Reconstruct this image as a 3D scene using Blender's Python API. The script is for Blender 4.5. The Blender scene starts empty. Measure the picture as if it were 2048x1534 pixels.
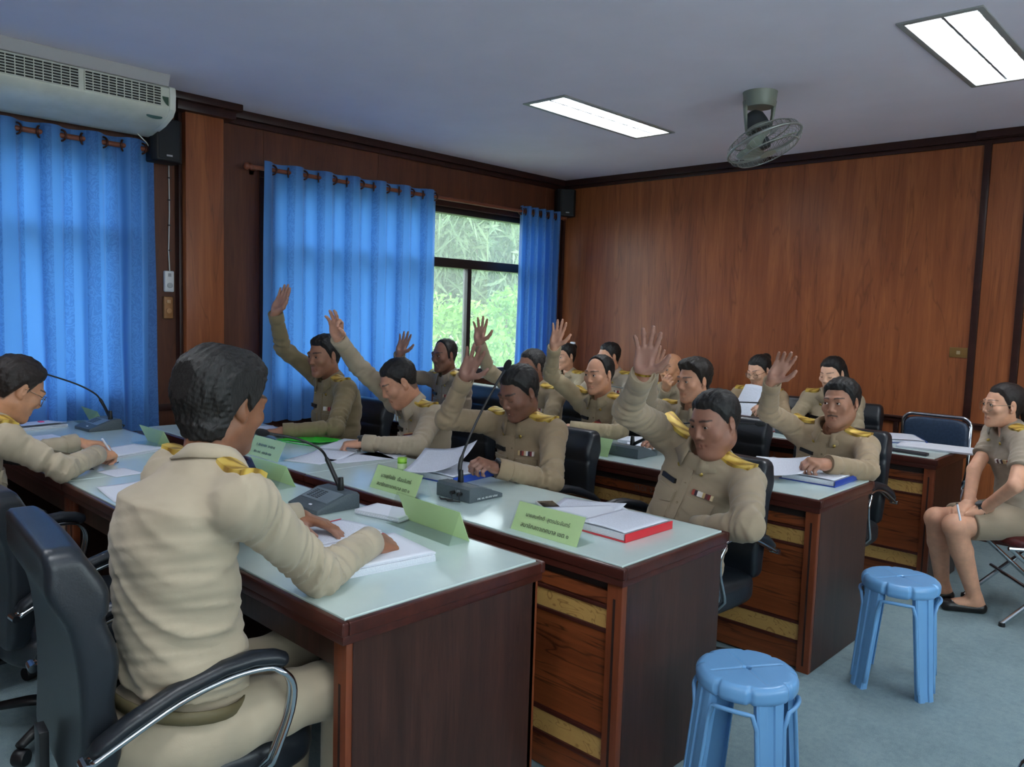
import bpy, bmesh, math, random
import numpy as np
from mathutils import Vector, Matrix
from mathutils.bvhtree import BVHTree
from mathutils.noise import noise as pnoise
random.seed(7)
R = math.radians
sc = bpy.context.scene
COL = sc.collection

# ------------------------------------------------------------------ camera
IMW, IMH, FPX = 2048.0, 1534.0, 1591.86
CAM = np.array([4.3485, -5.1373, 1.479])
YAW, PITCH, ROLL = 0.7586, 0.0903, 0.0304
def _axes():
    cy, sy = math.cos(YAW), math.sin(YAW)
    f = np.array([-sy, cy, 0.]); r = np.array([cy, sy, 0.]); u = np.array([0, 0, 1.])
    cp, sp = math.cos(PITCH), math.sin(PITCH)
    f2 = f*cp - u*sp; u2 = u*cp + f*sp
    cr, sr = math.cos(ROLL), math.sin(ROLL)
    return r*cr + u2*sr, -r*sr + u2*cr, f2
AR, AU, AF = _axes()
cam_d = bpy.data.cameras.new('camera'); cam = bpy.data.objects.new('camera', cam_d); COL.objects.link(cam)
cam.matrix_world = Matrix(((AR[0], AU[0], -AF[0], CAM[0]), (AR[1], AU[1], -AF[1], CAM[1]), (AR[2], AU[2], -AF[2], CAM[2]), (0, 0, 0, 1)))
cam_d.sensor_fit = 'HORIZONTAL'; cam_d.sensor_width = 36.0; cam_d.lens = FPX/IMW*36.0
cam_d.clip_start = 0.05; cam_d.clip_end = 200
sc.camera = cam

# ------------------------------------------------------------------ world, exposure
wd = bpy.data.worlds.new('world'); sc.world = wd; wd.use_nodes = True
WORLD_STRENGTH = 2.6
bg = wd.node_tree.nodes['Background']; bg.inputs[0].default_value = (0.86, 0.94, 1.0, 1); bg.inputs[1].default_value = WORLD_STRENGTH
sc.view_settings.view_transform = 'Standard'; sc.view_settings.look = 'None'; sc.view_settings.gamma = 1.0
sc.view_settings.use_curve_mapping = False
sc.view_settings.exposure = 1.25
LAMP_STRENGTH = 30.0          # emission of the fluorescent tubes

# ------------------------------------------------------------------ pixel -> point helpers
def ray(x, y):
    return AF + AR*(x-IMW/2)/FPX - AU*(y-IMH/2)/FPX
def onz(x, y, z):
    d = ray(x, y); return CAM + d*(z-CAM[2])/d[2]
def onx(x, y, X):
    d = ray(x, y); return CAM + d*(X-CAM[0])/d[0]
def ony(x, y, Y):
    d = ray(x, y); return CAM + d*(Y-CAM[1])/d[1]
def onlen(px, A, L, near=True):
    """point on the pixel's ray at distance L from A (the nearer or farther of the two)"""
    d = ray(*px); d = d/np.linalg.norm(d); m = np.asarray(A)-CAM
    t0 = m@d; q = m@m - t0*t0
    s = math.sqrt(max(0.0, L*L-q))
    return CAM + d*(t0 - s if near else t0 + s)

# ------------------------------------------------------------------ objects
def tag(o, label=None, cat=None, group=None, kind=None):
    if label: o['label'] = label
    if cat: o['category'] = cat
    if group: o['group'] = group
    if kind: o['kind'] = kind
    return o
def empty(name, loc=(0, 0, 0), rz=0.0):
    o = bpy.data.objects.new(name, None); COL.objects.link(o)
    o.location = loc; o.rotation_euler = (0, 0, rz); o.empty_display_size = .05
    return o
def link(name, me, mat=None, parent=None, smooth=True):
    o = bpy.data.objects.new(name, me); COL.objects.link(o)
    if mat is not None:
        for m in (mat if isinstance(mat, (list, tuple)) else [mat]): me.materials.append(m)
    if smooth is True: me.polygons.foreach_set('use_smooth', np.ones(len(me.polygons), bool))
    if parent is not None: o.parent = parent
    return o
def mesh_np(name, V, Q):
    me = bpy.data.meshes.new(name)
    V = np.asarray(V, np.float32); Q = np.asarray(Q, np.int32)
    n = Q.shape[1]
    me.vertices.add(len(V)); me.vertices.foreach_set('co', V.ravel())
    me.loops.add(Q.size); me.loops.foreach_set('vertex_index', Q.ravel())
    me.polygons.add(len(Q)); me.polygons.foreach_set('loop_start', np.arange(0, Q.size, n, dtype=np.int32))
    me.update(calc_edges=True)
    return me
class MB:
    """collects boxes, bars, lathes, tubes into one mesh"""
    def __init__(s): s.v = []; s.f = []; s.uv = None
    def add(s, v, f):
        o = len(s.v); s.v += [tuple(x) for x in v]; s.f += [tuple(i+o for i in q) for q in f]
        return s
    def box(s, c, d, rz=0.0, M=None):
        x, y, z = d[0]/2, d[1]/2, d[2]/2
        v = [Vector((a*x, b*y, e*z)) for a in (-1, 1) for b in (-1, 1) for e in (-1, 1)]
        m = Matrix.Translation(c) @ (M.to_4x4() if M is not None else Matrix.Rotation(rz, 4, 'Z'))
        return s.add([m @ p for p in v], [(0, 1, 3, 2), (4, 6, 7, 5), (0, 4, 5, 1), (2, 3, 7, 6), (0, 2, 6, 4), (1, 5, 7, 3)])
    def b2(s, lo, hi):
        return s.box([(a+b)/2 for a, b in zip(lo, hi)], [abs(b-a) for a, b in zip(lo, hi)])
    def lathe(s, prof, n=24, M=None, close=False):
        v = []; f = []
        for r_, z_ in prof:
            for k in range(n):
                a = 2*math.pi*k/n; v.append(Vector((r_*math.cos(a), r_*math.sin(a), z_)))
        m = len(prof)
        for i in range(m-1 + (1 if close else 0)):
            j = (i+1) % m
            for k in range(n):
                l = (k+1) % n
                f.append((i*n+k, i*n+l, j*n+l, j*n+k))
        if not close:
            if prof[0][0] > 1e-6: f.append(tuple(range(n))[::-1])
            if prof[-1][0] > 1e-6: f.append(tuple(range((m-1)*n, m*n)))
        if M is not None: v = [M @ p for p in v]
        return s.add(v, f)
    def tube(s, pts, r, n=8, cap=True, flat=1.0, up=None, closed=False):
        P = [Vector(p) for p in pts]; m = len(P)
        rr = r if isinstance(r, (list, tuple)) else [r]*m
        v = []; f = []; prev = Vector(up) if up is not None else None
        for i in range(m):
            if closed: t = (P[(i+1) % m]-P[i-1]).normalized()
            else: t = (P[min(i+1, m-1)]-P[max(i-1, 0)]).normalized()
            if prev is None:
                prev = Vector((0, 0, 1)) if abs(t.z) < .9 else Vector((1, 0, 0))
            nx = (prev - t*prev.dot(t))
            if nx.length < 1e-6: nx = t.orthogonal()
            nx.normalize(); ny = t.cross(nx); prev = nx
            for k in range(n):
                a = 2*math.pi*k/n
                v.append(P[i] + nx*(math.cos(a)*rr[i]*flat) + ny*(math.sin(a)*rr[i]))
        for i in range(m if closed else m-1):
            j = (i+1) % m
            for k in range(n):
                l = (k+1) % n; f.append((i*n+k, i*n+l, j*n+l, j*n+k))
        if cap and not closed: f.append(tuple(range(n))[::-1]); f.append(tuple(range((m-1)*n, m*n)))
        return s.add(v, f)
    def prism(s, poly, z0, z1, M=None):
        n = len(poly); v = [Vector((p[0], p[1], z0)) for p in poly] + [Vector((p[0], p[1], z1)) for p in poly]
        f = [tuple(range(n))[::-1], tuple(range(n, 2*n))] + [(i, (i+1) % n, n+(i+1) % n, n+i) for i in range(n)]
        if M is not None: v = [M @ p for p in v]
        return s.add(v, f)
    def build(s, name, mat, parent=None, smooth=False, bevel=0.0, seg=2, angle=35):
        me = bpy.data.meshes.new(name); me.from_pydata([tuple(p) for p in s.v], [], s.f); me.update()
        bm = bmesh.new(); bm.from_mesh(me); bmesh.ops.recalc_face_normals(bm, faces=bm.faces); 
        if bevel > 0:
            ed = [e for e in bm.edges if len(e.link_faces) == 2 and e.calc_face_angle(0) > R(angle)]
            bmesh.ops.bevel(bm, geom=ed, offset=bevel, segments=seg, affect='EDGES', profile=.6, clamp_overlap=True)
        bm.to_mesh(me); bm.free()
        o = link(name, me, mat, parent, smooth=bool(smooth))
        if smooth == 'auto' or bevel > 0:
            me.polygons.foreach_set('use_smooth', np.ones(len(me.polygons), bool)); me.set_sharp_from_angle(angle=R(angle))
        return o
def copy_tree(o, parent=None):
    c = o.copy(); COL.objects.link(c); c.parent = parent
    for ch in list(o.children): copy_tree(ch, c)
    return c

# ------------------------------------------------------------------ materials
def s2l(c):
    return tuple(((v/255.0)/12.92 if v/255.0 <= .04045 else ((v/255.0+.055)/1.055)**2.4) for v in c)
class NT:
    def __init__(s, name):
        s.m = bpy.data.materials.new(name); s.m.use_nodes = True
        s.t = s.m.node_tree; s.n = s.t.nodes; s.p = s.n['Principled BSDF']; s.out = s.n['Material Output']
    def new(s, typ, **k):
        n = s.n.new(typ)
        for a, b in k.items():
            if a.startswith('i_'): 
                key = a[2:].replace('_', ' '); n.inputs[int(key) if key.isdigit() else key].default_value = b
            else: setattr(n, a, b)
        return n
    def l(s, a, b): s.t.links.new(a, b)
    def ramp(s, fac, stops):
        r_ = s.new('ShaderNodeValToRGB'); e = r_.color_ramp.elements
        while len(e) < len(stops): e.new(.5)
        for q, (p_, c) in zip(e, stops): q.position = p_; q.color = (*c[:3], 1)
        s.l(fac, r_.inputs[0]); return r_.outputs[0]
    def coord(s, kind='Object', scale=(1, 1, 1), rot=(0, 0, 0)):
        tc = s.new('ShaderNodeTexCoord'); mp = s.new('ShaderNodeMapping')
        mp.inputs['Scale'].default_value = scale; mp.inputs['Rotation'].default_value = rot
        s.l(tc.outputs[kind], mp.inputs['Vector']); return mp.outputs[0]
    def noise(s, vec, scale=5, detail=4, rough=.55, dist=0.0, out='Fac'):
        n = s.new('ShaderNodeTexNoise'); n.inputs['Scale'].default_value = scale; n.inputs['Detail'].default_value = detail
        n.inputs['Roughness'].default_value = rough; n.inputs['Distortion'].default_value = dist
        if vec is not None: s.l(vec, n.inputs['Vector'])
        return n.outputs[out]
    def wave(s, vec, scale=5, dist=3, detail=2, dscale=1, kind='BANDS', d='X'):
        n = s.new('ShaderNodeTexWave'); n.wave_type = kind
        if kind == 'BANDS': n.bands_direction = d
        else: n.rings_direction = d
        n.inputs['Scale'].default_value = scale; n.inputs['Distortion'].default_value = dist
        n.inputs['Detail'].default_value = detail; n.inputs['Detail Scale'].default_value = dscale
        s.l(vec, n.inputs['Vector']); return n.outputs['Fac']
    def bump(s, h, strength=.2, dist=.01):
        b = s.new('ShaderNodeBump'); b.inputs['Strength'].default_value = strength; b.inputs['Distance'].default_value = dist
        s.l(h, b.inputs['Height']); s.l(b.outputs[0], s.p.inputs['Normal']); return b
    def mix(s, fac, a, b, typ='MIX'):
        m = s.new('ShaderNodeMix'); m.data_type = 'RGBA'; m.blend_type = typ
        for k, v in ((0, fac), (6, a), (7, b)):
            if hasattr(v, 'is_linked'): s.l(v, m.inputs[k])
            elif k == 0: m.inputs[0].default_value = v
            else: m.inputs[k].default_value = (*v[:3], 1)
        return m.outputs[2]
    def math(s, op, a, b=0.0):
        m = s.new('ShaderNodeMath'); m.operation = op
        for i, v in enumerate((a, b)):
            if hasattr(v, 'is_linked'): s.l(v, m.inputs[i])
            else: m.inputs[i].default_value = v
        return m.outputs[0]
    def base(s, c):
        if hasattr(c, 'is_linked'): s.l(c, s.p.inputs['Base Color'])
        else: s.p.inputs['Base Color'].default_value = (*c[:3], 1)
    def set(s, **k):
        for a, b in k.items(): s.p.inputs[a.replace('_', ' ')].default_value = b
        return s
_plain = {}
def plain(name, rgb, rough=.5, metal=0.0, spec=.5, coat=0.0):
    if name in _plain: return _plain[name]
    t = NT(name); t.base(s2l(rgb)); t.set(Roughness=rough, Metallic=metal); t.p.inputs['Specular IOR Level'].default_value = spec
    if coat: t.p.inputs['Coat Weight'].default_value = coat
    _plain[name] = t.m; return t.m
def speckled(name, rgb, rgb2, scale=60, rough=.6, bump=.1, metal=0.0):
    if name in _plain: return _plain[name]
    t = NT(name); v = t.coord('Object'); n = t.noise(v, scale, 5)
    t.base(t.ramp(n, [(.35, s2l(rgb)), (.65, s2l(rgb2))])); t.set(Roughness=rough, Metallic=metal)
    if bump: t.bump(n, bump, .002)
    _plain[name] = t.m; return t.m
# ------------------------------------------------------------------ signed-distance sculpting (numpy grid + surface nets)
F4 = np.float32
class Vol:
    def __init__(s, lo, hi, h):
        lo = np.asarray(lo, float); hi = np.asarray(hi, float)
        s.h = h; s.lo = lo; s.n = np.maximum(4, np.ceil((hi-lo)/h).astype(int)+1)
        s.ax = [(lo[i]+h*np.arange(s.n[i])).astype(F4) for i in range(3)]
        s.d = np.full(tuple(s.n), 1.0, F4)
    def sub(s, lo, hi):
        sl = []; ax = []
        for i in range(3):
            a = max(0, int(math.floor((lo[i]-s.lo[i])/s.h))); b = min(int(s.n[i]), int(math.ceil((hi[i]-s.lo[i])/s.h))+1)
            if b <= a: return None
            sl.append(slice(a, b)); sh = [1, 1, 1]; sh[i] = b-a; ax.append(s.ax[i][a:b].reshape(sh))
        return tuple(sl), ax
    def op(s, fn, lo, hi, k=.01, mode='u'):
        q = s.sub(np.asarray(lo)-k-3*s.h, np.asarray(hi)+k+3*s.h)
        if q is None: return
        sl, ax = q; nd = fn(*ax); cur = s.d[sl]
        if mode == 'u':
            if k > 0:
                h_ = np.maximum(k-np.abs(cur-nd), 0); s.d[sl] = np.minimum(cur, nd)-h_*h_/(4*k)
            else: s.d[sl] = np.minimum(cur, nd)
        else:
            nd = -nd
            if k > 0:
                h_ = np.maximum(k-np.abs(cur-nd), 0); s.d[sl] = np.maximum(cur, nd)+h_*h_/(4*k)
            else: s.d[sl] = np.maximum(cur, nd)
    def cone(s, a, b, r1, r2, k=.01, mode='u', cut=None, wr=None):
        a = np.asarray(a, float); b = np.asarray(b, float); ab = b-a; L2 = float(ab@ab)+1e-12
        rm = max(r1, r2)
        def fn(X, Y, Z):
            px, py, pz = X-F4(a[0]), Y-F4(a[1]), Z-F4(a[2])
            t0 = (px*F4(ab[0])+py*F4(ab[1])+pz*F4(ab[2]))/F4(L2); t = np.clip(t0, 0, 1)
            dx, dy, dz = px-t*F4(ab[0]), py-t*F4(ab[1]), pz-t*F4(ab[2])
            d = np.sqrt(dx*dx+dy*dy+dz*dz)-(F4(r1)+t*F4(r2-r1))
            if wr is not None: d = d-wr(t, X, Y, Z)
            if cut is not None: d = np.maximum(d, (t0-F4(cut))*F4(math.sqrt(L2)))
            return d
        s.op(fn, np.minimum(a, b)-rm-.01, np.maximum(a, b)+rm+.01, k, mode)
    def ell(s, c, r, Rm=None, k=.01, mode='u', p=2.0):
        c = np.asarray(c, float); r = np.asarray(r, float); rb = r if Rm is None else np.full(3, r.max())
        def fn(X, Y, Z):
            px, py, pz = X-F4(c[0]), Y-F4(c[1]), Z-F4(c[2])
            if Rm is not None:
                px, py, pz = [px*F4(Rm[0][i])+py*F4(Rm[1][i])+pz*F4(Rm[2][i]) for i in range(3)]
            ax, ay, az = px/F4(r[0]), py/F4(r[1]), pz/F4(r[2])
            if p != 2.0:
                k0 = (np.abs(ax)**p+np.abs(ay)**p+np.abs(az)**p)**(1/p); return (k0-1)*F4(r.min())
            k0 = np.sqrt(ax*ax+ay*ay+az*az)
            k1 = np.sqrt((ax/F4(r[0]))**2+(ay/F4(r[1]))**2+(az/F4(r[2]))**2)+F4(1e-6)
            return k0*(k0-1)/k1
        s.op(fn, c-rb, c+rb, k, mode)
    def mesh(s):
        return surface_nets(s.d, s.lo, s.h)
def surface_nets(d, lo, h):
    S = d < 0
    nx, ny, nz = d.shape
    c = np.zeros((nx-1, ny-1, nz-1), np.int8)
    for i in (0, 1):
        for j in (0, 1):
            for k in (0, 1): c += S[i:nx-1+i, j:ny-1+j, k:nz-1+k]
    I, J, K = np.nonzero((c > 0) & (c < 8))
    if len(I) == 0: return np.zeros((0, 3), F4), np.zeros((0, 4), np.int32)
    idx = np.full(c.shape, -1, np.int32); idx[I, J, K] = np.arange(len(I), dtype=np.int32)
    co = np.array([(i, j, k) for i in (0, 1) for j in (0, 1) for k in (0, 1)])
    val = np.stack([d[I+a, J+b, K+e] for a, b, e in co], 1)
    acc = np.zeros((len(I), 3), F4); cnt = np.zeros(len(I), F4)
    for p in range(8):
        for q in range(p+1, 8):
            if np.abs(co[p]-co[q]).sum() != 1: continue
            v1, v2 = val[:, p], val[:, q]; m = (v1 < 0) != (v2 < 0)
            t = np.where(m, v1/np.where(m, v1-v2, 1), 0)
            acc += np.where(m[:, None], co[p]+t[:, None]*(co[q]-co[p]), 0); cnt += m
    V = (np.stack([I, J, K], 1)+acc/cnt[:, None])*h+lo
    Q = []
    for axis in range(3):
        A = S.take(range(0, S.shape[axis]-1), axis); B = S.take(range(1, S.shape[axis]), axis)
        X = A != B
        i, j, k = np.nonzero(X)
        P = [i, j, k]; o1, o2 = [(1, 2), (2, 0), (0, 1)][axis]
        ok = (P[o1] > 0) & (P[o2] > 0) & (P[o1] < c.shape[o1]) & (P[o2] < c.shape[o2])
        P = [w[ok] for w in P]
        def cell(da, db):
            W = [w.copy() for w in P]; W[o1] = W[o1]-da; W[o2] = W[o2]-db
            return idx[W[0], W[1], W[2]]
        q = np.stack([cell(1, 1), cell(0, 1), cell(0, 0), cell(1, 0)], 1)
        fl = ~A[P[0], P[1], P[2]]
        q[fl] = q[fl][:, ::-1]; Q.append(q)
    Q = np.concatenate(Q); Q = Q[(Q >= 0).all(1)]
    return V.astype(F4), Q.astype(np.int32)
_rs = np.random.RandomState(3)
_ND = _rs.normal(size=(64, 3)); _ND /= np.linalg.norm(_ND, axis=1)[:, None]; _NP = _rs.uniform(0, 6.28, 64)
def fnoise(X, Y, Z, f, seed=0, n=5):
    o = 0
    for i in range(n):
        d = _ND[(seed*7+i) % 64]; o = o+np.sin((X*F4(d[0])+Y*F4(d[1])+Z*F4(d[2]))*F4(f*(1+.23*i))+F4(_NP[(seed*5+i) % 64]))
    return o/F4(n)
def crease(X, Y, Z, ax, q, fa, fp, seed, n=4):
    """ridged noise whose ridges run across the limb axis"""
    s_ = (X-F4(q[0]))*F4(ax[0])+(Y-F4(q[1]))*F4(ax[1])+(Z-F4(q[2]))*F4(ax[2]); k = F4(fa/fp-1)
    v = fnoise(X+s_*k*F4(ax[0]), Y+s_*k*F4(ax[1]), Z+s_*k*F4(ax[2]), fp, seed, n)
    return F4(.45)-np.abs(v)*F4(2.0)
def unit(v):
    v = np.asarray(v, float); return v/(np.linalg.norm(v)+1e-12)
def join_np(parts):
    V = []; Q = []; o = 0
    for v, q in parts: V.append(v); Q.append(q+o); o += len(v)
    return np.concatenate(V), np.concatenate(Q)

# ------------------------------------------------------------------ head  (x right, y forward, z up; chin -.115, crown +.115)
EYE = (.0315, .0745, .008)
def head_mesh(P, neck_to, res):
    """returns skin (V, Q, paint) and hair (V, Q) in head space"""
    w = P.get('w', 1.0); fat = P.get('fat', 0.0); fem = P.get('fem', 0.0)
    nk = np.asarray(neck_to)
    lo = np.minimum([-.105, -.145, -.14], nk-.075); hi = np.maximum([.105, .125, .15], nk+.075)
    v = Vol(lo, hi, res)
    v.ell((0, -.018, .03), (.0745*w, .096, .086), k=.01)
    v.ell((0, .028, -.028), ((.0625+.01*fat-.006*fem)*w, .062, .086), k=.03)
    for s_ in (-1, 1):
        v.cone((s_*(.05+.008*fat-.011*fem)*w, .002, -.052+.006*fem), (s_*(.018-.005*fem), .062, -.096+.008*fem), .021-.004*fem, .016-.003*fem, k=.035)
        v.ell((s_*.043*w, .06, -.02), (.022+.006*fat, .02, .02+.006*fat), k=.02)
    v.ell((0, .072, -.1+.004*fem), (.02-.003*fem, .014, .014), k=.02)
    rn = .058-.010*fem+.01*fat
    v.cone((0, -.022, -.06), nk, rn, rn*.86, k=.03)
    if P.get('fat', 0) > .4: v.ell((0, .035, -.115), (.045, .04, .022), k=.03)
    skull = v.d.copy()
    # brow, nose, sockets, lids, mouth, ears
    v.cone((-.036, .079, .026), (.036, .079, .026), .0105-.004*fem, .0105-.004*fem, k=.014)
    for s_ in (-1, 1):
        v.ell((s_*.033, .097, .006), (.018, .013, .0115), k=.012, mode='s')
        v.ell((s_*EYE[0], EYE[1], EYE[2]), (.0145, .0143, .0128), k=.006)
    nl = P.get('nose', 1.0-.14*fem)
    v.cone((0, .082, .016), (0, .1*1.0+.006*(nl-1), -.026), .0068, .0098*nl, k=.012)
    for s_ in (-1, 1):
        v.ell((s_*.0125*nl, .092, -.032), (.0085*nl, .0095, .0075), k=.008)
        v.ell((s_*.0065, .1, -.0395), (.0036, .005, .003), k=.004, mode='s')
    mw = P.get('mouth', 1.15)
    for z_, r_, y_ in ((-.0605, .0048, .0830), (-.0705, .0058, .0825)):
        v.cone((-.009, y_, z_), (-.0225*mw, y_-.0085, -.066), r_, .003, k=.007)
        v.cone((.009, y_, z_), (.0225*mw, y_-.0085, -.066), r_, .003, k=.007)
        v.cone((-.009, y_, z_), (.009, y_, z_), r_, r_, k=.006)
    v.cone((-.021*mw, .083, -.0665), (.021*mw, .083, -.0665), .0022, .0022, k=.003, mode='s')
    v.cone((0, .092, -.0665), (0, .088, -.0665), .0022, .0022, k=.003, mode='s')
    for s_ in (-1, 1):
        Rm = Matrix.Rotation(s_*R(-22), 3, 'Z') @ Matrix.Rotation(R(-10), 3, 'X')
        v.ell((s_*.0785*w, -.008, .0), (.0085, .019, .032), Rm=np.array(Rm), k=.008)
        v.ell((s_*.09*w, .0, .004), (.009, .0115, .02), k=.005, mode='s')
        v.ell((s_*.077*w, .0, -.028), (.006, .009, .009), k=.006)
    if P.get('eyes', 'open') == 'open':
        op = P.get('slit', .0037)
        for s_ in (-1, 1): v.ell((s_*EYE[0], .094, EYE[2]-.001), (.0125, .02, op), k=.002, mode='s')
    if P.get('mustache'):
        v.cone((-.026, .078, -.0575), (0, .088, -.0505), .0025, .0042, k=.006); v.cone((.026, .078, -.0575), (0, .088, -.0505), .0025, .0042, k=.006)
    rec = P.get('recede', 0.0); front = P.get('front', .078); nape = P.get('nape', -.075)
    def hairline(X, Y, Z):
        ys = [-.16, -.09, -.045, -.03, -.012, .006, .02, .034, .05, .066, .12]
        zs = [nape, nape, nape+.012, -.018, .012, -.014+P.get('burn', 0), .012+P.get('burn', 0), .046+rec*.3, .060+rec*.6, front-.004+rec*.5, front+rec*.4]
        zl = np.interp(np.ravel(Y), ys, zs).astype(F4).reshape(np.shape(Y))
        ax_ = np.abs(X)
        zl = zl+F4(.010+.05*rec)*np.exp(-((ax_-F4(.040))/F4(.017))**2)*np.clip((Y-F4(.02))/F4(.03), 0, 1)
        return zl+F4(.0035)*fnoise(X, Y, Z, 230, 2)+F4(.003)*fnoise(X, Y, Z, 90, 8)
    V, Q = v.mesh()
    x, y, z = V.T
    paint = np.zeros((len(V), 4), F4); paint[:, 3] = 1
    lip = np.exp(-((np.abs(x)/(.023*mw))**4))*np.exp(-(((z+.0655)/.0085)**4))*(y > .068)
    paint[:, 0] = lip
    bx = np.abs(x); bz = .0305+.0032*np.sin(np.clip((bx-.012)/.04, 0, 1)*2.9)
    bt = P.get('brow', 1.0-.35*fem)
    brow = ((bx > .011) & (bx < .052) & (y > .05))*np.clip(1.3-np.abs(z-bz)/(.0046*bt)*(1+.5*np.clip((bx-.03)/.02, 0, 1)), 0, 1)
    g = brow
    if P.get('mustache'): g = np.maximum(g, (y > .065)*np.clip(1.5-np.abs(z-(-.0505-.22*np.abs(x)))/.0042, 0, 1)*np.clip((.03-np.abs(x))/.005, 0, 1)*.92)
    if P.get('stubble'):
        st = np.clip((-z-.045)/.02, 0, 1)*np.clip((y+.01)/.03, 0, 1)*(z > -.13)*P['stubble']*(1-lip); g = np.maximum(g, st)
    if P.get('eyes', 'open') != 'open':
        ln = ((bx > .019) & (bx < .045) & (y > .06))*np.clip(1.2-np.abs(z-(.003-.02*(np.clip((bx-.0315)/.013, -1, 1)*0)**2-.0035*(1-((bx-.0315)/.014)**2)))/.0016, 0, 1); g = np.maximum(g, ln)
    else:
        ln = ((bx > .018) & (bx < .046) & (y > .06))*np.clip(1.1-np.abs(z-(EYE[2]-.001+.0055*np.sqrt(np.clip(1-((bx-.0315)/.0145)**2, 0, 1))))/.0013, 0, 1); g = np.maximum(g, ln*.8)
    if P.get('hair', 'short') != 'bald':
        sc_ = np.clip((z-hairline(x, y, z)+.005)/.010, 0, 1)*(np.abs(x) < .074*w+.004)*.82
        g = np.maximum(g, sc_*(1-((np.abs(x) > .07*w) & (y > -.03) & (y < .02) & (z < .03))))
    paint[:, 1] = np.clip(g, 0, 1)
    paint[:, 2] = 0
    # hair
    hs = P.get('hair', 'short'); hair = None
    if hs != 'bald':
        hv = Vol(lo, hi+np.array([0, 0, .03]), P.get('hres', res*1.2)); X, Y, Z = np.meshgrid(*hv.ax, indexing='ij', sparse=True)
        for fn in (lambda: hv.ell((0, -.018, .03), (.0745*w, .096, .086), k=.01), lambda: hv.ell((0, .028, -.028), (.06*w, .058, .084), k=.03),
                   lambda: hv.cone((0, -.022, -.06), nk, .053, .055, k=.03)): fn()
        sk = hv.d.copy()
        th = P.get('thick', .012); zl = hairline(X, Y, Z)
        cov = Z-zl
        st_ = P.get('strand', .0045)
        n1 = fnoise(X*2.2, Y*.8, Z*.7, 120, 9); n2 = fnoise(X*3, Y*1.2, Z*.9, 260, 5)
        topw = np.clip((Z-.02)/.07, 0, 1)
        T = F4(th)*(F4(P.get('side', .45))+(1-F4(P.get('side', .45)))*topw)+F4(st_)*(n1*.7+n2*.5)
        if P.get('quiff'): T = T+F4(P['quiff'])*np.clip((Y-.0)/.06, 0, 1)*topw
        if P.get('fringe'): 
            cov = np.maximum(cov, F4(1)*np.minimum(Z-F4(P['fringe']), (Y-F4(.03))))
        T = T*(F4(.05)+F4(.95)*np.clip(cov/F4(P.get('fade', .034)), 0, 1)**F4(.75))
        hd = np.maximum(sk-T, -cov)
        hv.d = hd.astype(F4)
        if hs == 'bun':
            hv.ell((0, -.105, .07), (.04, .036, .036), k=.01)
        if hs == 'pony':
            hv.cone((0, -.11, -.01), (0, -.135, -.07), .026, .03, k=.012); hv.cone((0, -.135, -.07), (0, -.12, -.135), .03, .012, k=.01)
        if hs == 'long':
            for a in np.linspace(-1.25, 1.25, 13):
                x0, y0 = .078*math.sin(a), -.02-.088*math.cos(a)
                hv.cone((x0*.95, y0*.92, .035), (x0*1.08, y0*1.0, -.06), .018, .019, k=.012)
                hv.cone((x0*1.08, y0, -.06), (x0*1.05, y0*1.05-.005, -.15), .019, .012, k=.012)
        hair = hv.mesh()
    return V, Q, paint, hair

# ------------------------------------------------------------------ hands (z to fingertips, y out of the palm, thumb at -x = right hand)
POSES = {
 'open':  dict(curl=[(6, 8, 6)]*4, spread=(-9, -2, 5, 13), thumb=((-.82, .18, .55), (-.55, .12, .83), (-.35, .1, .93))),
 'close': dict(curl=[(4, 6, 4)]*4, spread=(-2, 0, 2, 4), thumb=((-.7, .3, .65), (-.3, .25, .92), (-.1, .2, .97))),
 'wide':  dict(curl=[(4, 10, 8), (2, 6, 5), (6, 10, 8), (12, 14, 10)], spread=(-13, -3, 7, 17), thumb=((-.85, .25, .45), (-.6, .25, .75), (-.4, .2, .88))),
 'cup':   dict(curl=[(14, 18, 12), (18, 24, 16), (22, 28, 18), (14, 18, 12)], spread=(-8, -1, 5, 12), thumb=((-.75, .4, .5), (-.4, .4, .82), (-.2, .3, .92))),
 'relax': dict(curl=[(22, 28, 18), (26, 30, 20), (30, 32, 20), (32, 34, 22)], spread=(-5, 0, 4, 9), thumb=((-.65, .45, .6), (-.25, .35, .9), (.0, .3, .95))),
 'grip':  dict(curl=[(48, 52, 24), (56, 58, 30), (62, 62, 34), (66, 64, 36)], spread=(-3, 0, 2, 5), thumb=((-.45, .7, .55), (.05, .55, .83), (.3, .35, .88))),
 'ok':    dict(curl=[(42, 56, 30), (10, 12, 8), (6, 10, 8), (14, 16, 10)], spread=(-6, -1, 5, 12), thumb=((-.55, .6, .58), (-.1, .6, .8), (.2, .5, .85))),
 'flat':  dict(curl=[(10, 14, 8), (12, 16, 8), (12, 16, 10), (14, 18, 10)], spread=(-6, -1, 4, 10), thumb=((-.75, .3, .58), (-.45, .25, .85), (-.2, .2, .95))),
}
_hands = {}
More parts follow.
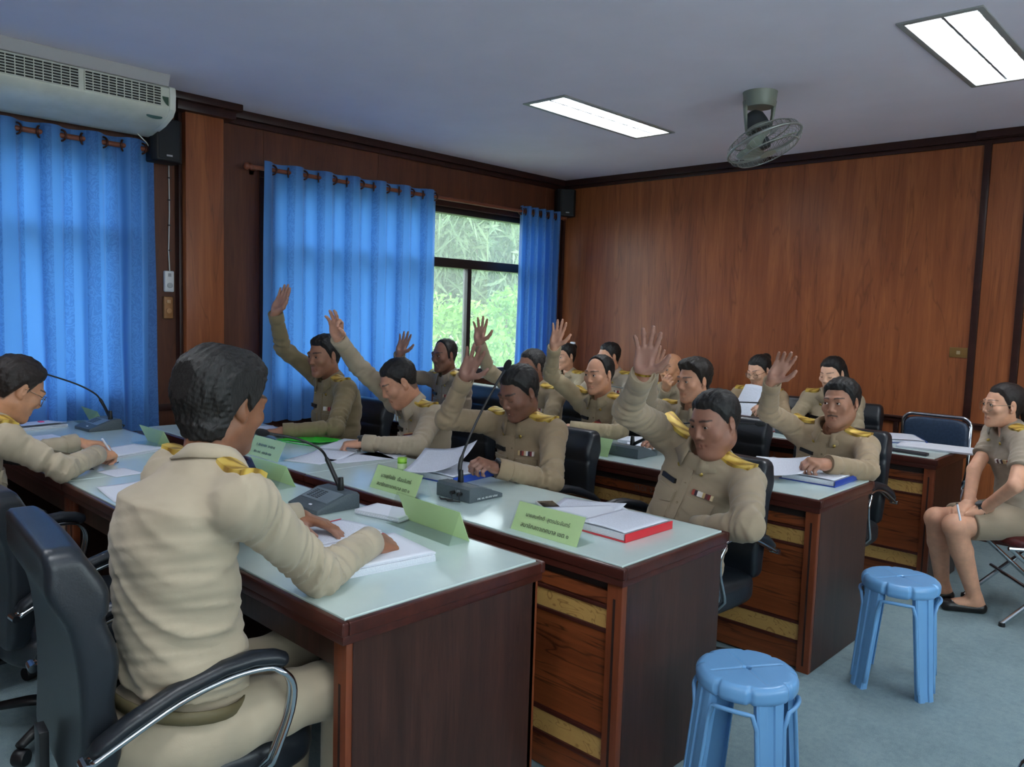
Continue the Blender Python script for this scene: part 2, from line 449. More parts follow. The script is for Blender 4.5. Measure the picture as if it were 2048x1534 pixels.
def hand_mesh(pose, res=.0024):
    if (pose, res) in _hands: return _hands[(pose, res)]
    P = POSES[pose]; ch = []
    pal = [(-.03, .0, .094, .070), (-.0105, .0, .099, .079), (.0105, .0, .095, .073), (.030, .0, .086, .057)]
    lo = np.array([.0, .0, -.06]); hi = np.array([.0, .0, .1])
    for (bx, by, bz, L), cu, sp in zip(pal, P['curl'], P['spread']):
        p = np.array([bx, by, bz]); pts = [p]; ang = 0.0
        for q, f in zip(cu, (.44, .31, .25)):
            ang += q; a = R(ang); s_ = R(sp)
            d = np.array([math.sin(s_)*math.cos(a), math.sin(a), math.cos(s_)*math.cos(a)])
            p = p+d*L*f; pts.append(p)
        ch.append((pts, (.0098, .0090, .0083, .0068) if L > .06 else (.0086, .0078, .007, .006)))
    p = np.array([-.024, .006, .022]); pts = [p]
    for d, L in zip(P['thumb'], (.042, .033, .027)):
        p = p+unit(d)*L; pts.append(p)
    ch.append((pts, (.0165, .0125, .0108, .0082)))
    for pts, rr in ch:
        for q in pts: lo = np.minimum(lo, q-.02); hi = np.maximum(hi, q+.02)
    lo = np.minimum(lo, [-.055, -.034, -.06]); hi = np.maximum(hi, [.05, .035, .0])
    v = Vol(lo, hi, res)
    for bx, by, bz, L in pal:
        v.cone((bx*.55, -.001, .012), (bx*.97, by-.001, bz-.004), .0135, .0118, k=.014)
    v.ell((-.022, .010, .036), (.016, .013, .026), k=.012); v.ell((.024, .008, .04), (.014, .012, .03), k=.012)
    v.cone((.0, .001, .01), (0, 0, -.022), .0245, .0255, k=.016)
    v.ell((0, .022, .055), (.018, .01, .026), k=.012, mode='s')
    for pts, rr in ch:
        for i in range(len(pts)-1): v.cone(pts[i], pts[i+1], rr[i], rr[i+1], k=.0032 if i else .006)
        for i in (1, 2): v.ell(pts[i], (rr[i]*1.05,)*3, k=.003)
    V, Q = v.mesh()
    _hands[(pose, res)] = (V, Q); return V, Q
def frame(fingers, palm):
    z = unit(fingers); y = np.asarray(palm, float); y = unit(y-z*(y@z)); x = np.cross(y, z)
    return np.stack([x, y, z], 1)
def place_hand(pose, side, wrist, fingers, palm, scale=1.0, res=.0024):
    V, Q = hand_mesh(pose, res); V = V.copy(); Q = Q.copy()
    if side == 'L': V[:, 0] *= -1; Q = Q[:, ::-1]
    M = frame(fingers, palm)
    pc = np.zeros((len(V), 4), F4); pc[:, 3] = 1; pc[:, 2] = np.clip((V[:, 1]-.001)/.006, 0, 1)*np.clip((V[:, 2]+.01)/.02, 0, 1)
    return (V*scale) @ M.T + np.asarray(wrist), Q, pc
# ------------------------------------------------------------------ people: materials
def skin_mat(rgb):
    key = 'skin_%d_%d_%d' % rgb
    if key in _plain: return _plain[key]
    t = NT(key); c = s2l(tuple(min(255, q*1.2) for q in rgb)); at = t.new('ShaderNodeAttribute', attribute_name='paint'); sp = t.new('ShaderNodeSeparateColor'); t.l(at.outputs['Color'], sp.inputs[0])
    v = t.coord('Object'); n = t.noise(v, 26, 5)
    b = t.ramp(n, [(.3, tuple(x*.86 for x in c)), (.7, (min(1, c[0]*1.08), c[1]*1.06, c[2]*1.04))])
    b = t.mix(t.math('MULTIPLY', sp.outputs[2], .7), b, tuple(q*.55+e*.45 for q, e in zip(c, (.52, .30, .25))))
    lip = t.mix(t.math('MULTIPLY', sp.outputs[0], .32), b, (c[0]*.85, c[1]*.45, c[2]*.45))
    dark = t.mix(t.math('MULTIPLY', sp.outputs[1], .9), lip, (.012, .010, .010))
    t.base(dark); t.set(Roughness=.52); t.p.inputs['Subsurface Weight'].default_value = .08
    t.p.inputs['Subsurface Radius'].default_value = (.012, .005, .003); t.p.inputs['Subsurface Scale'].default_value = .6
    t.bump(t.noise(v, 260, 3), .12, .0015)
    _plain[key] = t.m; return t.m
def hair_mat(rgb, grey=None):
    key = 'hair_%d_%d_%d%s' % (*rgb, 'g' if grey else '')
    if key in _plain: return _plain[key]
    t = NT(key); v = t.coord('Object', (3.0, 3.0, .8)); n = t.noise(v, 70, 4, .7)
    c = s2l(rgb); hi = tuple(min(1, x*1.5+.004) for x in c)
    if grey: hi = s2l(grey)
    t.base(t.ramp(n, [(.42, c), (.72, hi)])); t.set(Roughness=.5); t.p.inputs['Specular IOR Level'].default_value = .35
    t.bump(n, .5, .003); _plain[key] = t.m; return t.m
def cloth_mat(rgb, key=None):
    key = key or 'khaki_%d_%d_%d' % rgb
    if key in _plain: return _plain[key]
    g_ = sum(rgb)/3; c = s2l(tuple((q*.72+g_*.28)*k_ for q, k_ in zip(rgb, (.94, .905, .875)))); t = NT(key); v = t.coord('Object'); n = t.noise(v, 7, 3)
    t.base(t.ramp(n, [(.3, tuple(x*.93 for x in c)), (.7, tuple(min(1, x*1.05) for x in c))]))
    t.set(Roughness=.82); t.p.inputs['Sheen Weight'].default_value = .15; t.p.inputs['Specular IOR Level'].default_value = .2
    v2 = t.coord('Object', (1, 1, 2.1)); w = t.noise(v2, 8, 2, .4, .2); f = t.noise(v, 420, 2)
    r1 = t.math('ABSOLUTE', t.math('SUBTRACT', w, .5))
    b1 = t.new('ShaderNodeBump'); b1.inputs['Strength'].default_value = .2; b1.inputs['Distance'].default_value = .02; t.l(r1, b1.inputs['Height'])
    b2 = t.bump(f, .12, .001); t.l(b1.outputs[0], b2.inputs['Normal'])
    _plain[key] = t.m; return t.m
def gold_mat():
    if 'gold_braid' in _plain: return _plain['gold_braid']
    t = NT('gold_braid'); v = t.coord('UV', (1, 1, 1)); w = t.wave(v, .9, 3.0, 2, 2, d='DIAGONAL'); n = t.noise(v, 60, 3)
    t.base(t.ramp(w, [(.1, s2l((158, 122, 50))), (.45, s2l((206, 170, 70))), (.9, s2l((222, 192, 98)))])); t.set(Roughness=.42, Metallic=.35)
    t.bump(t.math('ADD', w, n), .12, .001); _plain['gold_braid'] = t.m; return t.m
def ribbon_mat(seed):
    key = 'ribbon_%d' % seed
    if key in _plain: return _plain[key]
    t = NT(key); v = t.coord('UV', (1, 1, 1)); sx = t.new('ShaderNodeSeparateXYZ'); t.l(v, sx.inputs[0])
    rr = random.Random(seed); cols = [(120, 40, 44), (230, 222, 214), (60, 44, 60), (214, 190, 150), (160, 70, 60), (236, 230, 226), (92, 50, 54), (200, 170, 120)]
    rr.shuffle(cols); r_ = t.new('ShaderNodeValToRGB'); r_.color_ramp.interpolation = 'CONSTANT'; e = r_.color_ramp.elements
    while len(e) < 8: e.new(.5)
    for i, q in enumerate(e): q.position = i/8; q.color = (*s2l(cols[i]), 1)
    t.l(sx.outputs[0], r_.inputs[0]); t.base(r_.outputs[0]); t.set(Roughness=.6); _plain[key] = t.m; return t.m
M_EYE = None
def eye_mat():
    global M_EYE
    if M_EYE: return M_EYE
    t = NT('eyeball'); v = t.coord('Object'); sx = t.new('ShaderNodeSeparateXYZ'); t.l(v, sx.inputs[0])
    rr = t.math('SQRT', t.math('ADD', t.math('MULTIPLY', sx.outputs[0], sx.outputs[0]), t.math('MULTIPLY', sx.outputs[2], sx.outputs[2])))
    t.base(t.ramp(t.math('MULTIPLY', rr, 100), [(.0, (.004, .003, .003)), (.25, (.006, .004, .003)), (.3, (.03, .014, .008)), (.56, (.025, .012, .007)), (.62, s2l((196, 186, 178))), (1, s2l((200, 188, 178)))]))
    t.set(Roughness=.15); M_EYE = t.m; return M_EYE
_eye_me = None
def eye_obj(parent, c, Rh, look):
    global _eye_me
    if _eye_me is None:
        v = Vol((-.016,)*3, (.016,)*3, .0016); v.ell((0, 0, 0), (.0126,)*3, k=0); V, Q = v.mesh(); _eye_me = mesh_np('eyeball', V, Q); _eye_me.materials.append(eye_mat())
        _eye_me.polygons.foreach_set('use_smooth', np.ones(len(_eye_me.polygons), bool))
    o = bpy.data.objects.new('eye', _eye_me); COL.objects.link(o); o.parent = parent
    m = Matrix([list(r_) for r_ in Rh]).to_4x4() @ Matrix.Rotation(look[0], 4, 'Z') @ Matrix.Rotation(look[1], 4, 'X')
    o.matrix_local = Matrix.Translation(Vector(c)) @ m
def rotm(ax, deg): return np.array(Matrix.Rotation(R(deg), 3, ax))

class Surf:
    """ray-projection of small sewn-on pieces onto a garment"""
    def __init__(s, V, Q): s.t = BVHTree.FromPolygons(V.tolist(), Q.tolist())
    def hit(s, o, d):
        l, n, i, dd = s.t.ray_cast(Vector(o), Vector(d)); 
        return (None, None) if l is None else (np.array(l), np.array(n))
def grid_obj(name, pts, nrm, mat, parent, L, off=.002, th=.003):
    """pts (nu,nv,3) patch lifted off the cloth with a closed rim; uv 0..1"""
    nu, nv = pts.shape[:2]; top = pts+nrm*(off+th); bot = pts-nrm*.004
    V = np.concatenate([top.reshape(-1, 3), bot.reshape(-1, 3)])-np.asarray(L); n = nu*nv; Q = []
    for i in range(nu-1):
        for j in range(nv-1): Q.append((i*nv+j, (i+1)*nv+j, (i+1)*nv+j+1, i*nv+j+1))
    rim = [(i, 0) for i in range(nu)]+[(nu-1, j) for j in range(1, nv)]+[(i, nv-1) for i in range(nu-2, -1, -1)]+[(0, j) for j in range(nv-2, 0, -1)]
    ids = [a*nv+b for a, b in rim]
    for a, b in zip(ids, ids[1:]+ids[:1]): Q.append((b, a, a+n, b+n))
    me = mesh_np(name, V, Q); uv = me.uv_layers.new(name='UVMap')
    U = np.array([((k % n)//nv/(nu-1), (k % n) % nv/(nv-1)) for k in range(2*n)], F4)
    uv.data.foreach_set('uv', U[np.array(Q).ravel()].ravel())
    o = link(name, me, mat, parent); me.set_sharp_from_angle(angle=R(50)); return o

def person(S):
    L0 = None
    fwd = np.array(Matrix.Rotation(R(S.get('turn', 0)), 3, 'Z') @ Vector((0, -1, 0))); up0 = np.array([0, 0, 1.])
    neck = ony(*S['neck'], S['y']) if len(S['neck']) == 2 else np.array(S['neck'])
    hip = neck - fwd*S.get('lean', .06); hip[2] = S.get('hipz', .48)
    if 'hipoff' in S: hip[:2] += S['hipoff']
    spine = neck-hip; Ls = np.linalg.norm(spine); up = spine/Ls
    lat = unit(np.cross(fwd, up0)); lat = unit(lat-up*(lat@up)); fw = np.cross(up, lat)      # lat = the person's right
    fem = S.get('fem', 0); big = S.get('big', 0.0)
    sw = (.178 if not fem else .155)+.02*big
    tw = R(S.get('twist', 0)); slat = unit(lat*math.cos(tw)+fw*math.sin(tw)); 
    shR = neck+slat*sw-up*.055+up0*S.get('upR', 0); shL = neck-slat*sw-up*.055+up0*S.get('upL', 0)
    UA, FA, HA = S.get('ua', .28), S.get('fa', .25), S.get('ha', .172)
    root = empty('person', (hip[0], hip[1], 0)); L = np.array([hip[0], hip[1], 0.])
    J = {}
    for sd, sh in (('R', shR), ('L', shL)):
        a = S['arm'+sd]
        if 'rest' in a:                                   # forearm lying on the desk
            sg = 1 if sd == 'R' else -1; el = sh+slat*sg*.07+fwd*.15; el[2] = .765
            el = sh+unit(el-sh)*UA; wr = el+unit(fwd*.8-slat*sg*a['rest'])*FA; wr[2] = .797
        else:
            el = np.array(a['el3']) if 'el3' in a else onlen(a['el'], sh, a.get('ua', UA), a.get('eln', True))
            wr = np.array(a['wr3']) if 'wr3' in a else onlen(a['wr'], el, a.get('fa', FA), a.get('wrn', True))
        if 'tip' in a: ti = onlen(a['tip'], wr, HA, a.get('tin', True)); fd = unit(ti-wr)
        else: fd = unit(np.array(a['fd'], float)) if 'fd' in a else unit(wr-el)
        pal = np.array(a['palm'], float) if 'palm' in a else unit(fwd*.5+unit(CAM-wr)*.8)
        J[sd] = (sh, el, wr, fd, pal, a)
        if S.get('dbg') or (abs(np.linalg.norm(wr-el)-FA) > .05 or abs(np.linalg.norm(el-sh)-UA) > .05): print(S['label'][:40]); print('  ', sd, 'ua %.3f fa %.3f' % (np.linalg.norm(el-sh), np.linalg.norm(wr-el)), np.round(sh, 2), np.round(el, 2), np.round(wr, 2))
    # ---------------------------------------------------------------- shirt
    h = S.get('res', .0085); fold = S.get('fold', 1.0); sd_ = S.get('seed', 1)
    allp = np.array([hip, neck, shR, shL, J['R'][1], J['R'][2], J['L'][1], J['L'][2]])
    short = S.get('short_sleeve')
    lo = allp.min(0)-.2; hi = allp.max(0)+.12; lo[2] = max(lo[2], hip[2]-.12)
    v = Vol(lo, hi, h)
    belly = S.get('belly', .3); sx = .92 if fem else 1.0+.07*big
    T = [-.12, 0, .22, .45, .7, .86, .97, 1.06]
    A = np.array([.17, .172, .160, .156, .17, .165, .11, .05])*sx*(1 if not fem else 1)
    B = np.array([.12, .125, .122+.035*belly, .118+.02*belly, .12+.012*fem, .108, .078, .045])*sx
    if fem: A = A*np.array([1, 1, .93, .88, .97, 1, 1, 1]); B = B*np.array([1, 1, .9, .92, 1.08, 1, 1, 1])
    cv = S.get('hunch', .02)
    bl = np.array([0, .0, .02*belly, .015*belly-.01-cv*.5, -.012-cv, -.014-cv, -.004, .0])
    def torso(X, Y, Z):
        px, py, pz = X-F4(hip[0]), Y-F4(hip[1]), Z-F4(hip[2])
        t = (px*F4(up[0])+py*F4(up[1])+pz*F4(up[2]))/F4(Ls)
        sh_ = t.shape; tr = t.ravel()
        a = np.interp(tr, T, A).reshape(sh_).astype(F4); b = np.interp(tr, T, B).reshape(sh_).astype(F4); c = np.interp(tr, T, bl).reshape(sh_).astype(F4)
        # smooth station radii a little
        u_ = px*F4(lat[0])+py*F4(lat[1])+pz*F4(lat[2]); w_ = px*F4(fw[0])+py*F4(fw[1])+pz*F4(fw[2])-c
        k0 = (np.abs(u_/a)**F4(2.4)+np.abs(w_/b)**F4(2.4))**F4(1/2.4)
        d = (k0-1)*np.minimum(a, b)
        amp = F4(.0075*fold)*np.clip(F4(1.25)-t*F4(1.15), .12, 1)
        cr_ = crease(X, Y, Z, unit(up+lat*.5), hip, 80, 9, sd_, 4)+F4(.45)*crease(X, Y, Z, unit(up-lat*.35), hip, 120, 13, sd_+4, 3)
        d = d-amp*cr_
        return np.maximum(d, np.maximum((F4(S.get('hem', .1))-t)*F4(Ls), (t-F4(1.06))*F4(Ls)))
    v.op(torso, lo, hi, k=.02)
    for sh in (shR, shL):
        v.cone(neck-up*.03, sh+up*.012, .047, .05, k=.05)
        v.ell(sh-up*.01, (.056+.006*big,)*3, k=.05)
    for sd in 'RL':
        sh, el, wr, fd, pal, a = J[sd]
        r1, r2, r3 = (.06+.008*big, .049+.006*big, .039+.003*big) if not fem else (.052, .043, .034)
        ax = unit(el-sh); ax2 = unit(wr-el)
        def wr1(t, X, Y, Z, ax=ax, q=sh):
            return F4(.0110*fold)*crease(X, Y, Z, unit(ax+np.array([.25, .2, .3])), q, 115, 24, sd_+1)*(F4(.16)+np.exp(-((t-F4(.9))/F4(.3))**2)+F4(.8)*np.exp(-((t-F4(.08))/F4(.22))**2))
        def wr2(t, X, Y, Z, ax=ax2, q=el):
            return F4(.0105*fold)*crease(X, Y, Z, unit(ax+np.array([.2, -.25, .2])), q, 110, 24, sd_+2)*(F4(.16)+np.exp(-((t-F4(.1))/F4(.28))**2)+F4(.4)*np.exp(-((t-F4(.8))/F4(.15))**2))
        if short:
            v.cone(sh, sh+(el-sh)*.62, r1*1.02, r1*1.0, k=.03, cut=.98, wr=wr1)
        else:
            v.cone(sh, el, r1, r2, k=.024, wr=wr1)
            v.cone(el, wr, r2, r3, k=.018, cut=.995, wr=wr2)
    hd0 = np.array(S['head3']) if 'head3' in S else ony(*S['head'], S['y']+S.get('hdy', -.05))
    nd = unit(hd0-neck)
    v.cone(neck+nd*.012+fw*.01, neck+nd*.12, .064, .066, k=.008, mode='s')
    if S.get('vneck'): v.cone(neck+fw*.07+nd*.03, neck+fw*.135-up*.19, .058, .012, k=.01, mode='s')
    V, Q = v.mesh(); surf = Surf(V, Q)
    shirt = link('shirt' if not fem else 'blouse', mesh_np('shirt', V-L, Q), cloth_mat(S['cloth']), root)
    # ---------------------------------------------------------------- body: head, hands, trunk and limbs in one mesh
    yaw, pit, rol = S.get('face', (0, 0, 0))
    Rf = np.array(Matrix.Rotation(R(S.get('turn', 0)+yaw+180), 3, 'Z'))       # head y axis -> facing
    Rh = Rf @ rotm('X', -pit) @ rotm('Y', rol)
    hs = S.get('hs', 1.0-.05*fem)
    nk = (Rh.T @ (neck-up*.03-fw*.012-hd0))/hs
    hres = S.get('hres', .0033)
    P = dict(S.get('hp', {})); P['fem'] = fem
    HV, HQ, paint, hair = head_mesh(P, nk, hres)
    parts = [((HV*hs) @ Rh.T+hd0, HQ)]; pcs = [paint]
    for sd in 'RL':
        sh, el, wr, fd, pal, a = J[sd]
        if a.get('nohand'): continue
        hv_, hq_, hp_ = (place_hand(a.get('pose', 'open'), sd, wr, fd, pal, S.get('hscale', 1.0), S.get('handres', .0034 if S['y'] < -2 else .0046))); parts.append((hv_, hq_)); pcs.append(hp_)
    cres = .012 if not fem or not S.get('bare') else .006
    knee = {}; ank = {}
    for sd, s_ in (('R', 1), ('L', -1)):
        hj = hip+lat*s_*.085+np.array([0, 0, -.0])
        if 'knee'+sd in S: k_ = np.array(S['knee'+sd]); n_ = np.array(S['ank'+sd])
        else:
            fl = unit(np.array([fwd[0], fwd[1], 0.])); spread = S.get('spread', .05)
            k_ = hj+fl*.40+lat*s_*spread; k_[2] = S.get('kneez', .47); n_ = k_+fl*S.get('ankf', -.02); n_[2] = .095
        knee[sd] = (hj, k_); ank[sd] = n_
    bp = np.array([hip, neck, shR, shL]+[J[q][i] for q in 'RL' for i in (1, 2)]+[knee[q][1] for q in 'RL']+[ank[q] for q in 'RL'])
    bv = Vol(bp.min(0)-.16, bp.max(0)+.1, cres)
    bv.cone(hip, hip+spine*.5-fw*(.01+cv*.6), .088, .082, k=.05); bv.cone(hip+spine*.45-fw*(.01+cv*.6), neck-up*.1-fw*(.016+cv), .08, .066, k=.05); bv.cone(neck-up*.08, neck, .05, .045, k=.02)
    for sd in 'RL':
        sh, el, wr, fd, pal, a = J[sd]
        bare = S.get('bare')
        bv.cone(sh-up*.01, el, .036, .034 if bare else .032, k=.03); bv.cone(el, wr, .034 if bare else .03, .0265 if bare else .024, k=.01)
        hj, k_ = knee[sd]; n_ = ank[sd]
        f_ = 1.0 if bare else .78
        bv.cone(hj, k_, .075*f_, .054*f_, k=.03); bv.cone(k_, k_+(n_-k_)*.35, .052*f_, .055*f_, k=.02); bv.cone(k_+(n_-k_)*.35, n_, .053*f_, .034*f_, k=.01)
        if bare:
            bv.ell(k_+np.array([0, 0, .004]), (.053,)*3, k=.02)
            ff = unit(np.array(S['foot'+sd])); bv.cone(n_+np.array([0, 0, -.035]), n_+ff*.09+np.array([0, 0, -.05]), .034, .026, k=.03); bv.cone(n_, n_-ff*.03+np.array([0, 0, -.05]), .03, .028, k=.02)
    parts.append(bv.mesh())
    BV, BQ = join_np(parts)
    me = mesh_np('body', BV-L, BQ); at = me.color_attributes.new('paint', 'FLOAT_COLOR', 'POINT')
    pc = np.zeros((len(BV), 4), F4); pc[:, 3] = 1; pq = np.concatenate(pcs); pc[:len(pq)] = pq; at.data.foreach_set('color', pc.ravel())
    body = link('body', me, skin_mat(S['skin']), root)
    if S.get('hp', {}).get('eyes', 'open') == 'open':
        for s_ in (-1, 1): eye_obj(body, Rh @ (np.array([s_*EYE[0], EYE[1], EYE[2]-.0005])*hs)+hd0-L, Rh, (R(S.get('look', (0, 0))[0]), R(S.get('look', (0, 0))[1])))
    if hair is not None:
        hv_, hq = hair; ho = link('hair', mesh_np('hair', (hv_*hs) @ Rh.T+hd0-L, hq), hair_mat(S.get('haircol', (22, 20, 20)), S.get('grey')), root)
    # ---------------------------------------------------------------- trousers, shoes
    if not S.get('bare'):
        tv = Vol(bp.min(0)-.16, np.array([bp[:, 0].max()+.16, bp[:, 1].max()+.16, hip[2]+.16]), S.get('tres', .017))
        tv.ell(hip+np.array([0, 0, .0]), (.165*sx+.005, .165*sx, .115), k=.03)
        for sd in 'RL':
            hj, k_ = knee[sd]; n_ = ank[sd]; ax = unit(k_-hj)
            wrt = (lambda t, X, Y, Z: F4(.004*fold)*np.sin(t*F4(24)+fnoise(X, Y, Z, 12, 6)*F4(3))*np.clip(F4(1.2)-t, 0, 1))
            tv.cone(hj, k_, .088, .067, k=.04, wr=wrt); tv.cone(k_, n_+np.array([0, 0, -.03]), .066, .052, k=.03, cut=1.0)
        tr = link('trousers', mesh_np('trousers', (lambda a: (a[0]-L, a[1]))(tv.mesh())[0], tv.mesh()[1]), cloth_mat(S.get('trouser', S['cloth'])), root)
        mb = MB()
        if S.get('belt'):
            ring = []
            for k in range(28):
                a = 2*math.pi*k/28; ring.append(hip-L+up*.074+lat*math.cos(a)*(.173*sx)+fw*math.sin(a)*(.136*sx+.012*belly))
            MB().tube(ring, .017, 6, flat=.25, closed=True, up=tuple(lat)).build('belt', plain('belt_khaki', (96, 86, 58), .6), tr, smooth=True)
        for sd in 'RL':
            n_ = ank[sd]; fl = unit(np.array([fwd[0], fwd[1], 0.]))
            q = n_-L; sv = Vol(q-.2, q+np.array([.2, .2, .06]), .014)
            sv.cone(q+np.array([0, 0, -.03])-fl*.02, q-fl*.03+np.array([0, 0, -.055]), .042, .037, k=.03); sv.cone(q-fl*.02+np.array([0, 0, -.055]), q+fl*.16+np.array([0, 0, -.062]), .038, .03, k=.03)
            sv.d = np.maximum(sv.d, F4(.002)-(sv.ax[2]).reshape(1, 1, -1))
            a_, b_ = sv.mesh(); link('shoe', mesh_np('shoe', a_, b_), plain('black_leather_shoe', (26, 24, 24), .35), root)
    # ---------------------------------------------------------------- collar, placket, badges
    cm = cloth_mat(S['cloth']); nl = 26; pts = []
    open_ = S.get('collar_open', 22)
    upc = unit(nd*.6+up*.4); latc = unit(lat-upc*(lat@upc)); fwc = np.cross(upc, latc)
    rn = (.063+.008*(S.get('hp', {}).get('fat', 0)) - .010*fem)
    ths = [R(open_)+i*(2*math.pi-2*R(open_))/(nl-1) for i in range(nl)]
    rows = []
    for th in ths:
        c_, s_ = math.cos(th), math.sin(th); fr = max(0, c_); rad = latc*s_+fwc*c_
        base = neck+upc*.004+rad*rn*1.02-up*.018*fr+fwc*.012
        topi = base+upc*(.034-.012*fr)-rad*.002
        lap = .036+.022*max(0, math.cos(th*1.0))**2
        mid = topi+rad*.009+upc*.001
        out = topi+rad*(.024+.008*fr)-upc*lap+(latc*s_*.0-up*.012*fr)
        rows.append([base, topi, mid, out])
    rows = np.array(rows)
    for i in range(nl):                                  # keep the fold-down leaf outside the cloth
        o_ = rows[i, 3]; c_ = neck-up*.03+fwc*.01; d_ = o_-c_; ln = np.linalg.norm(d_); l_, n_ = surf.hit(c_+d_/ln*.25, -d_/ln)
        if l_ is not None and np.linalg.norm(l_-c_) > ln-.004 and np.linalg.norm(l_-o_) < .03: rows[i, 3] = l_+n_*.005
    nV = rows.reshape(-1, 3); CQ = []
    for i in range(nl-1):
        for j in range(3): CQ.append((i*4+j, (i+1)*4+j, (i+1)*4+j+1, i*4+j+1))
    cme = mesh_np('collar', nV-L, CQ); co = link('collar', cme, cm, shirt); md = co.modifiers.new('thick', 'SOLIDIFY'); md.thickness = .0035; md.offset = 0
    if S.get('far'): return root, J, surf, (hip, neck, up, lat, fw, L, shirt)
    def front(u, w, d=None, o=None):
        p_ = hip+up*w*Ls+lat*u; return surf.hit(p_+fw*.35, -fw)
    def patch(name, f, nu, nv, mat, off=.002, th=.003, fit=None):
        pt = np.zeros((nu, nv, 3)); nr = np.zeros((nu, nv, 3))
        for i in range(nu):
            for j in range(nv):
                l_, n_ = f(i/(nu-1), j/(nv-1))
                if l_ is None: return None
                pt[i, j] = l_; nr[i, j] = n_
        m = nr.mean((0, 1)); nr = nr*.4+unit(m)*.6
        if fit:                                           # stiff pieces do not follow every crease
            a_, b_ = [q.ravel() for q in np.meshgrid(np.linspace(0, 1, nu), np.linspace(0, 1, nv), indexing='ij')]
            D = np.stack([np.ones_like(a_), a_, b_]+([a_*a_, b_*b_] if fit == 2 else []), 1)
            pt = (D @ np.linalg.lstsq(D, pt.reshape(-1, 3), rcond=None)[0]).reshape(nu, nv, 3); nr = np.broadcast_to(unit(m), nr.shape).copy()
        return grid_obj(name, pt, nr/np.linalg.norm(nr, axis=2, keepdims=True), mat, shirt, L, off, th)
    if not fem and not S.get('plain_front'):
        patch('placket', lambda a, b: front((a-.5)*.032, .18+.68*b), 3, 14, cm, .001, .004)
        for b_ in (.25, .42, .58, .74):
            l_, n_ = front(.0, b_)
            if l_ is not None:
                mtx = Matrix.Translation(Vector(l_-L)) @ Vector(n_).to_track_quat('Z', 'Y').to_matrix().to_4x4()
                MB().lathe([(.0055, .002), (.0055, .0055), (.004, .0065), (.001, .0058)], 10, mtx).build('button', plain('button_tan', (120, 104, 74), .4), shirt, smooth=True)
        for s_ in (1, -1):
            uc = s_*.078
            patch('pocket', lambda a, b: front(uc+(a-.5)*.098, .40+.25*b), 8, 8, cm, .0, .0048)
            patch('pocket_flap', lambda a, b: front(uc+(a-.5)*.104, (.655-(.09+.035*(1-abs(2*a-1))))+(.09+.035*(1-abs(2*a-1)))*b), 9, 4, cm, .005, .0045)
    if S.get('tag', True):
        patch('name_tag', lambda a, b: front(.082+(a-.5)*.075, (.70 if not fem else .66)+.038*b), 4, 3, plain('name_tag_black', (24, 24, 26), .35), .006, .003, 1)
    if S.get('ribbon', True):
        patch('ribbon_bar', lambda a, b: front(-.082+(a-.5)*.08, (.69 if not fem else .66)+.04*b), 5, 3, ribbon_mat(sd_), .007, .003, 1)
    if S.get('epaulette', True):
        for s_ in (1, -1):
            sh = shR if s_ > 0 else shL; ax = unit(sh-neck)
            p0 = neck+ax*.07; p1 = sh-ax*.004; sidev = unit(np.cross(ax, up0)); upp = unit(np.cross(sidev, ax))
            if upp@up0 < 0: upp = -upp
            patch('epaulette', lambda a, b: surf.hit(p0+(p1-p0)*a+fw*.012+sidev*(b-.5)*(.058+.012*a)+upp*.16, -upp), 8, 5, gold_mat(), .006, .004, 2)
    if S.get('badge', True):
        for s_ in (1, -1):
            l_, n_ = front(s_*.052, .86)
            if l_ is not None:
                mtx = Matrix.Translation(Vector(l_-L+n_*.006)) @ Vector(n_).to_track_quat('Z', 'Y').to_matrix().to_4x4()
                MB().lathe([(.008, 0), (.009, .002), (.005, .004), (.001, .005)], 10, mtx).build('collar_badge', plain('brass', (206, 176, 96), .3, 1.0), shirt, smooth=True)
    for sd in 'RL':
        sh, el, wr, fd, pal, a = J[sd]
        if not short and S.get('cuff', True):
            ax = unit(wr-el); m = Vector(ax).to_track_quat('Z', 'Y').to_matrix().to_4x4(); r3 = (.041+.003*big)
            MB().lathe([(r3+.0015, -.058), (r3+.003, -.056), (r3+.0025, 0), (r3-.001, .0015), (r3-.003, -.002)], 22, Matrix.Translation(Vector(wr-L)) @ m).build('cuff', cm, shirt, smooth=True)
    return root, J, surf, (hip, neck, up, lat, fw, L, shirt)
# ------------------------------------------------------------------ wood and surface materials
def wood(name, c1, c2, axis='Z', scale=1.0, rough=.4, streak=.6, dark=None, bump=.06, seed=0.0):
    if name in _plain: return _plain[name]
    t = NT(name); st = {'Z': (9, 9, .7), 'X': (.7, 9, 9), 'Y': (9, .7, 9)}[axis]
    v = t.coord('Object', tuple(q*scale for q in st)); 
    n1 = t.noise(v, 2.2, 6, .62, .6); n2 = t.noise(v, 14, 4, .6)
    f = t.math('ADD', t.math('MULTIPLY', n1, .75), t.math('MULTIPLY', n2, .25))
    col = t.ramp(f, [(.30, s2l(c1)), (.5, s2l(tuple((a+b)/2 for a, b in zip(c1, c2)))), (.68, s2l(c2))])
    if dark:
        w = t.noise(t.coord('Object', tuple(q*scale*.55 for q in st)), 1.6, 3, .5, 2.2)
        m = t.ramp(t.math('ABSOLUTE', t.math('SUBTRACT', w, .5)), [(.0, (1, 1, 1)), (.018, (0, 0, 0)), (.05, (0, 0, 0))])
        col = t.mix(t.math('MULTIPLY', m, streak), col, s2l(dark))
    t.base(col); t.set(Roughness=rough); t.p.inputs['Specular IOR Level'].default_value = .4
    t.bump(n2, bump, .002); _plain[name] = t.m; return t.m
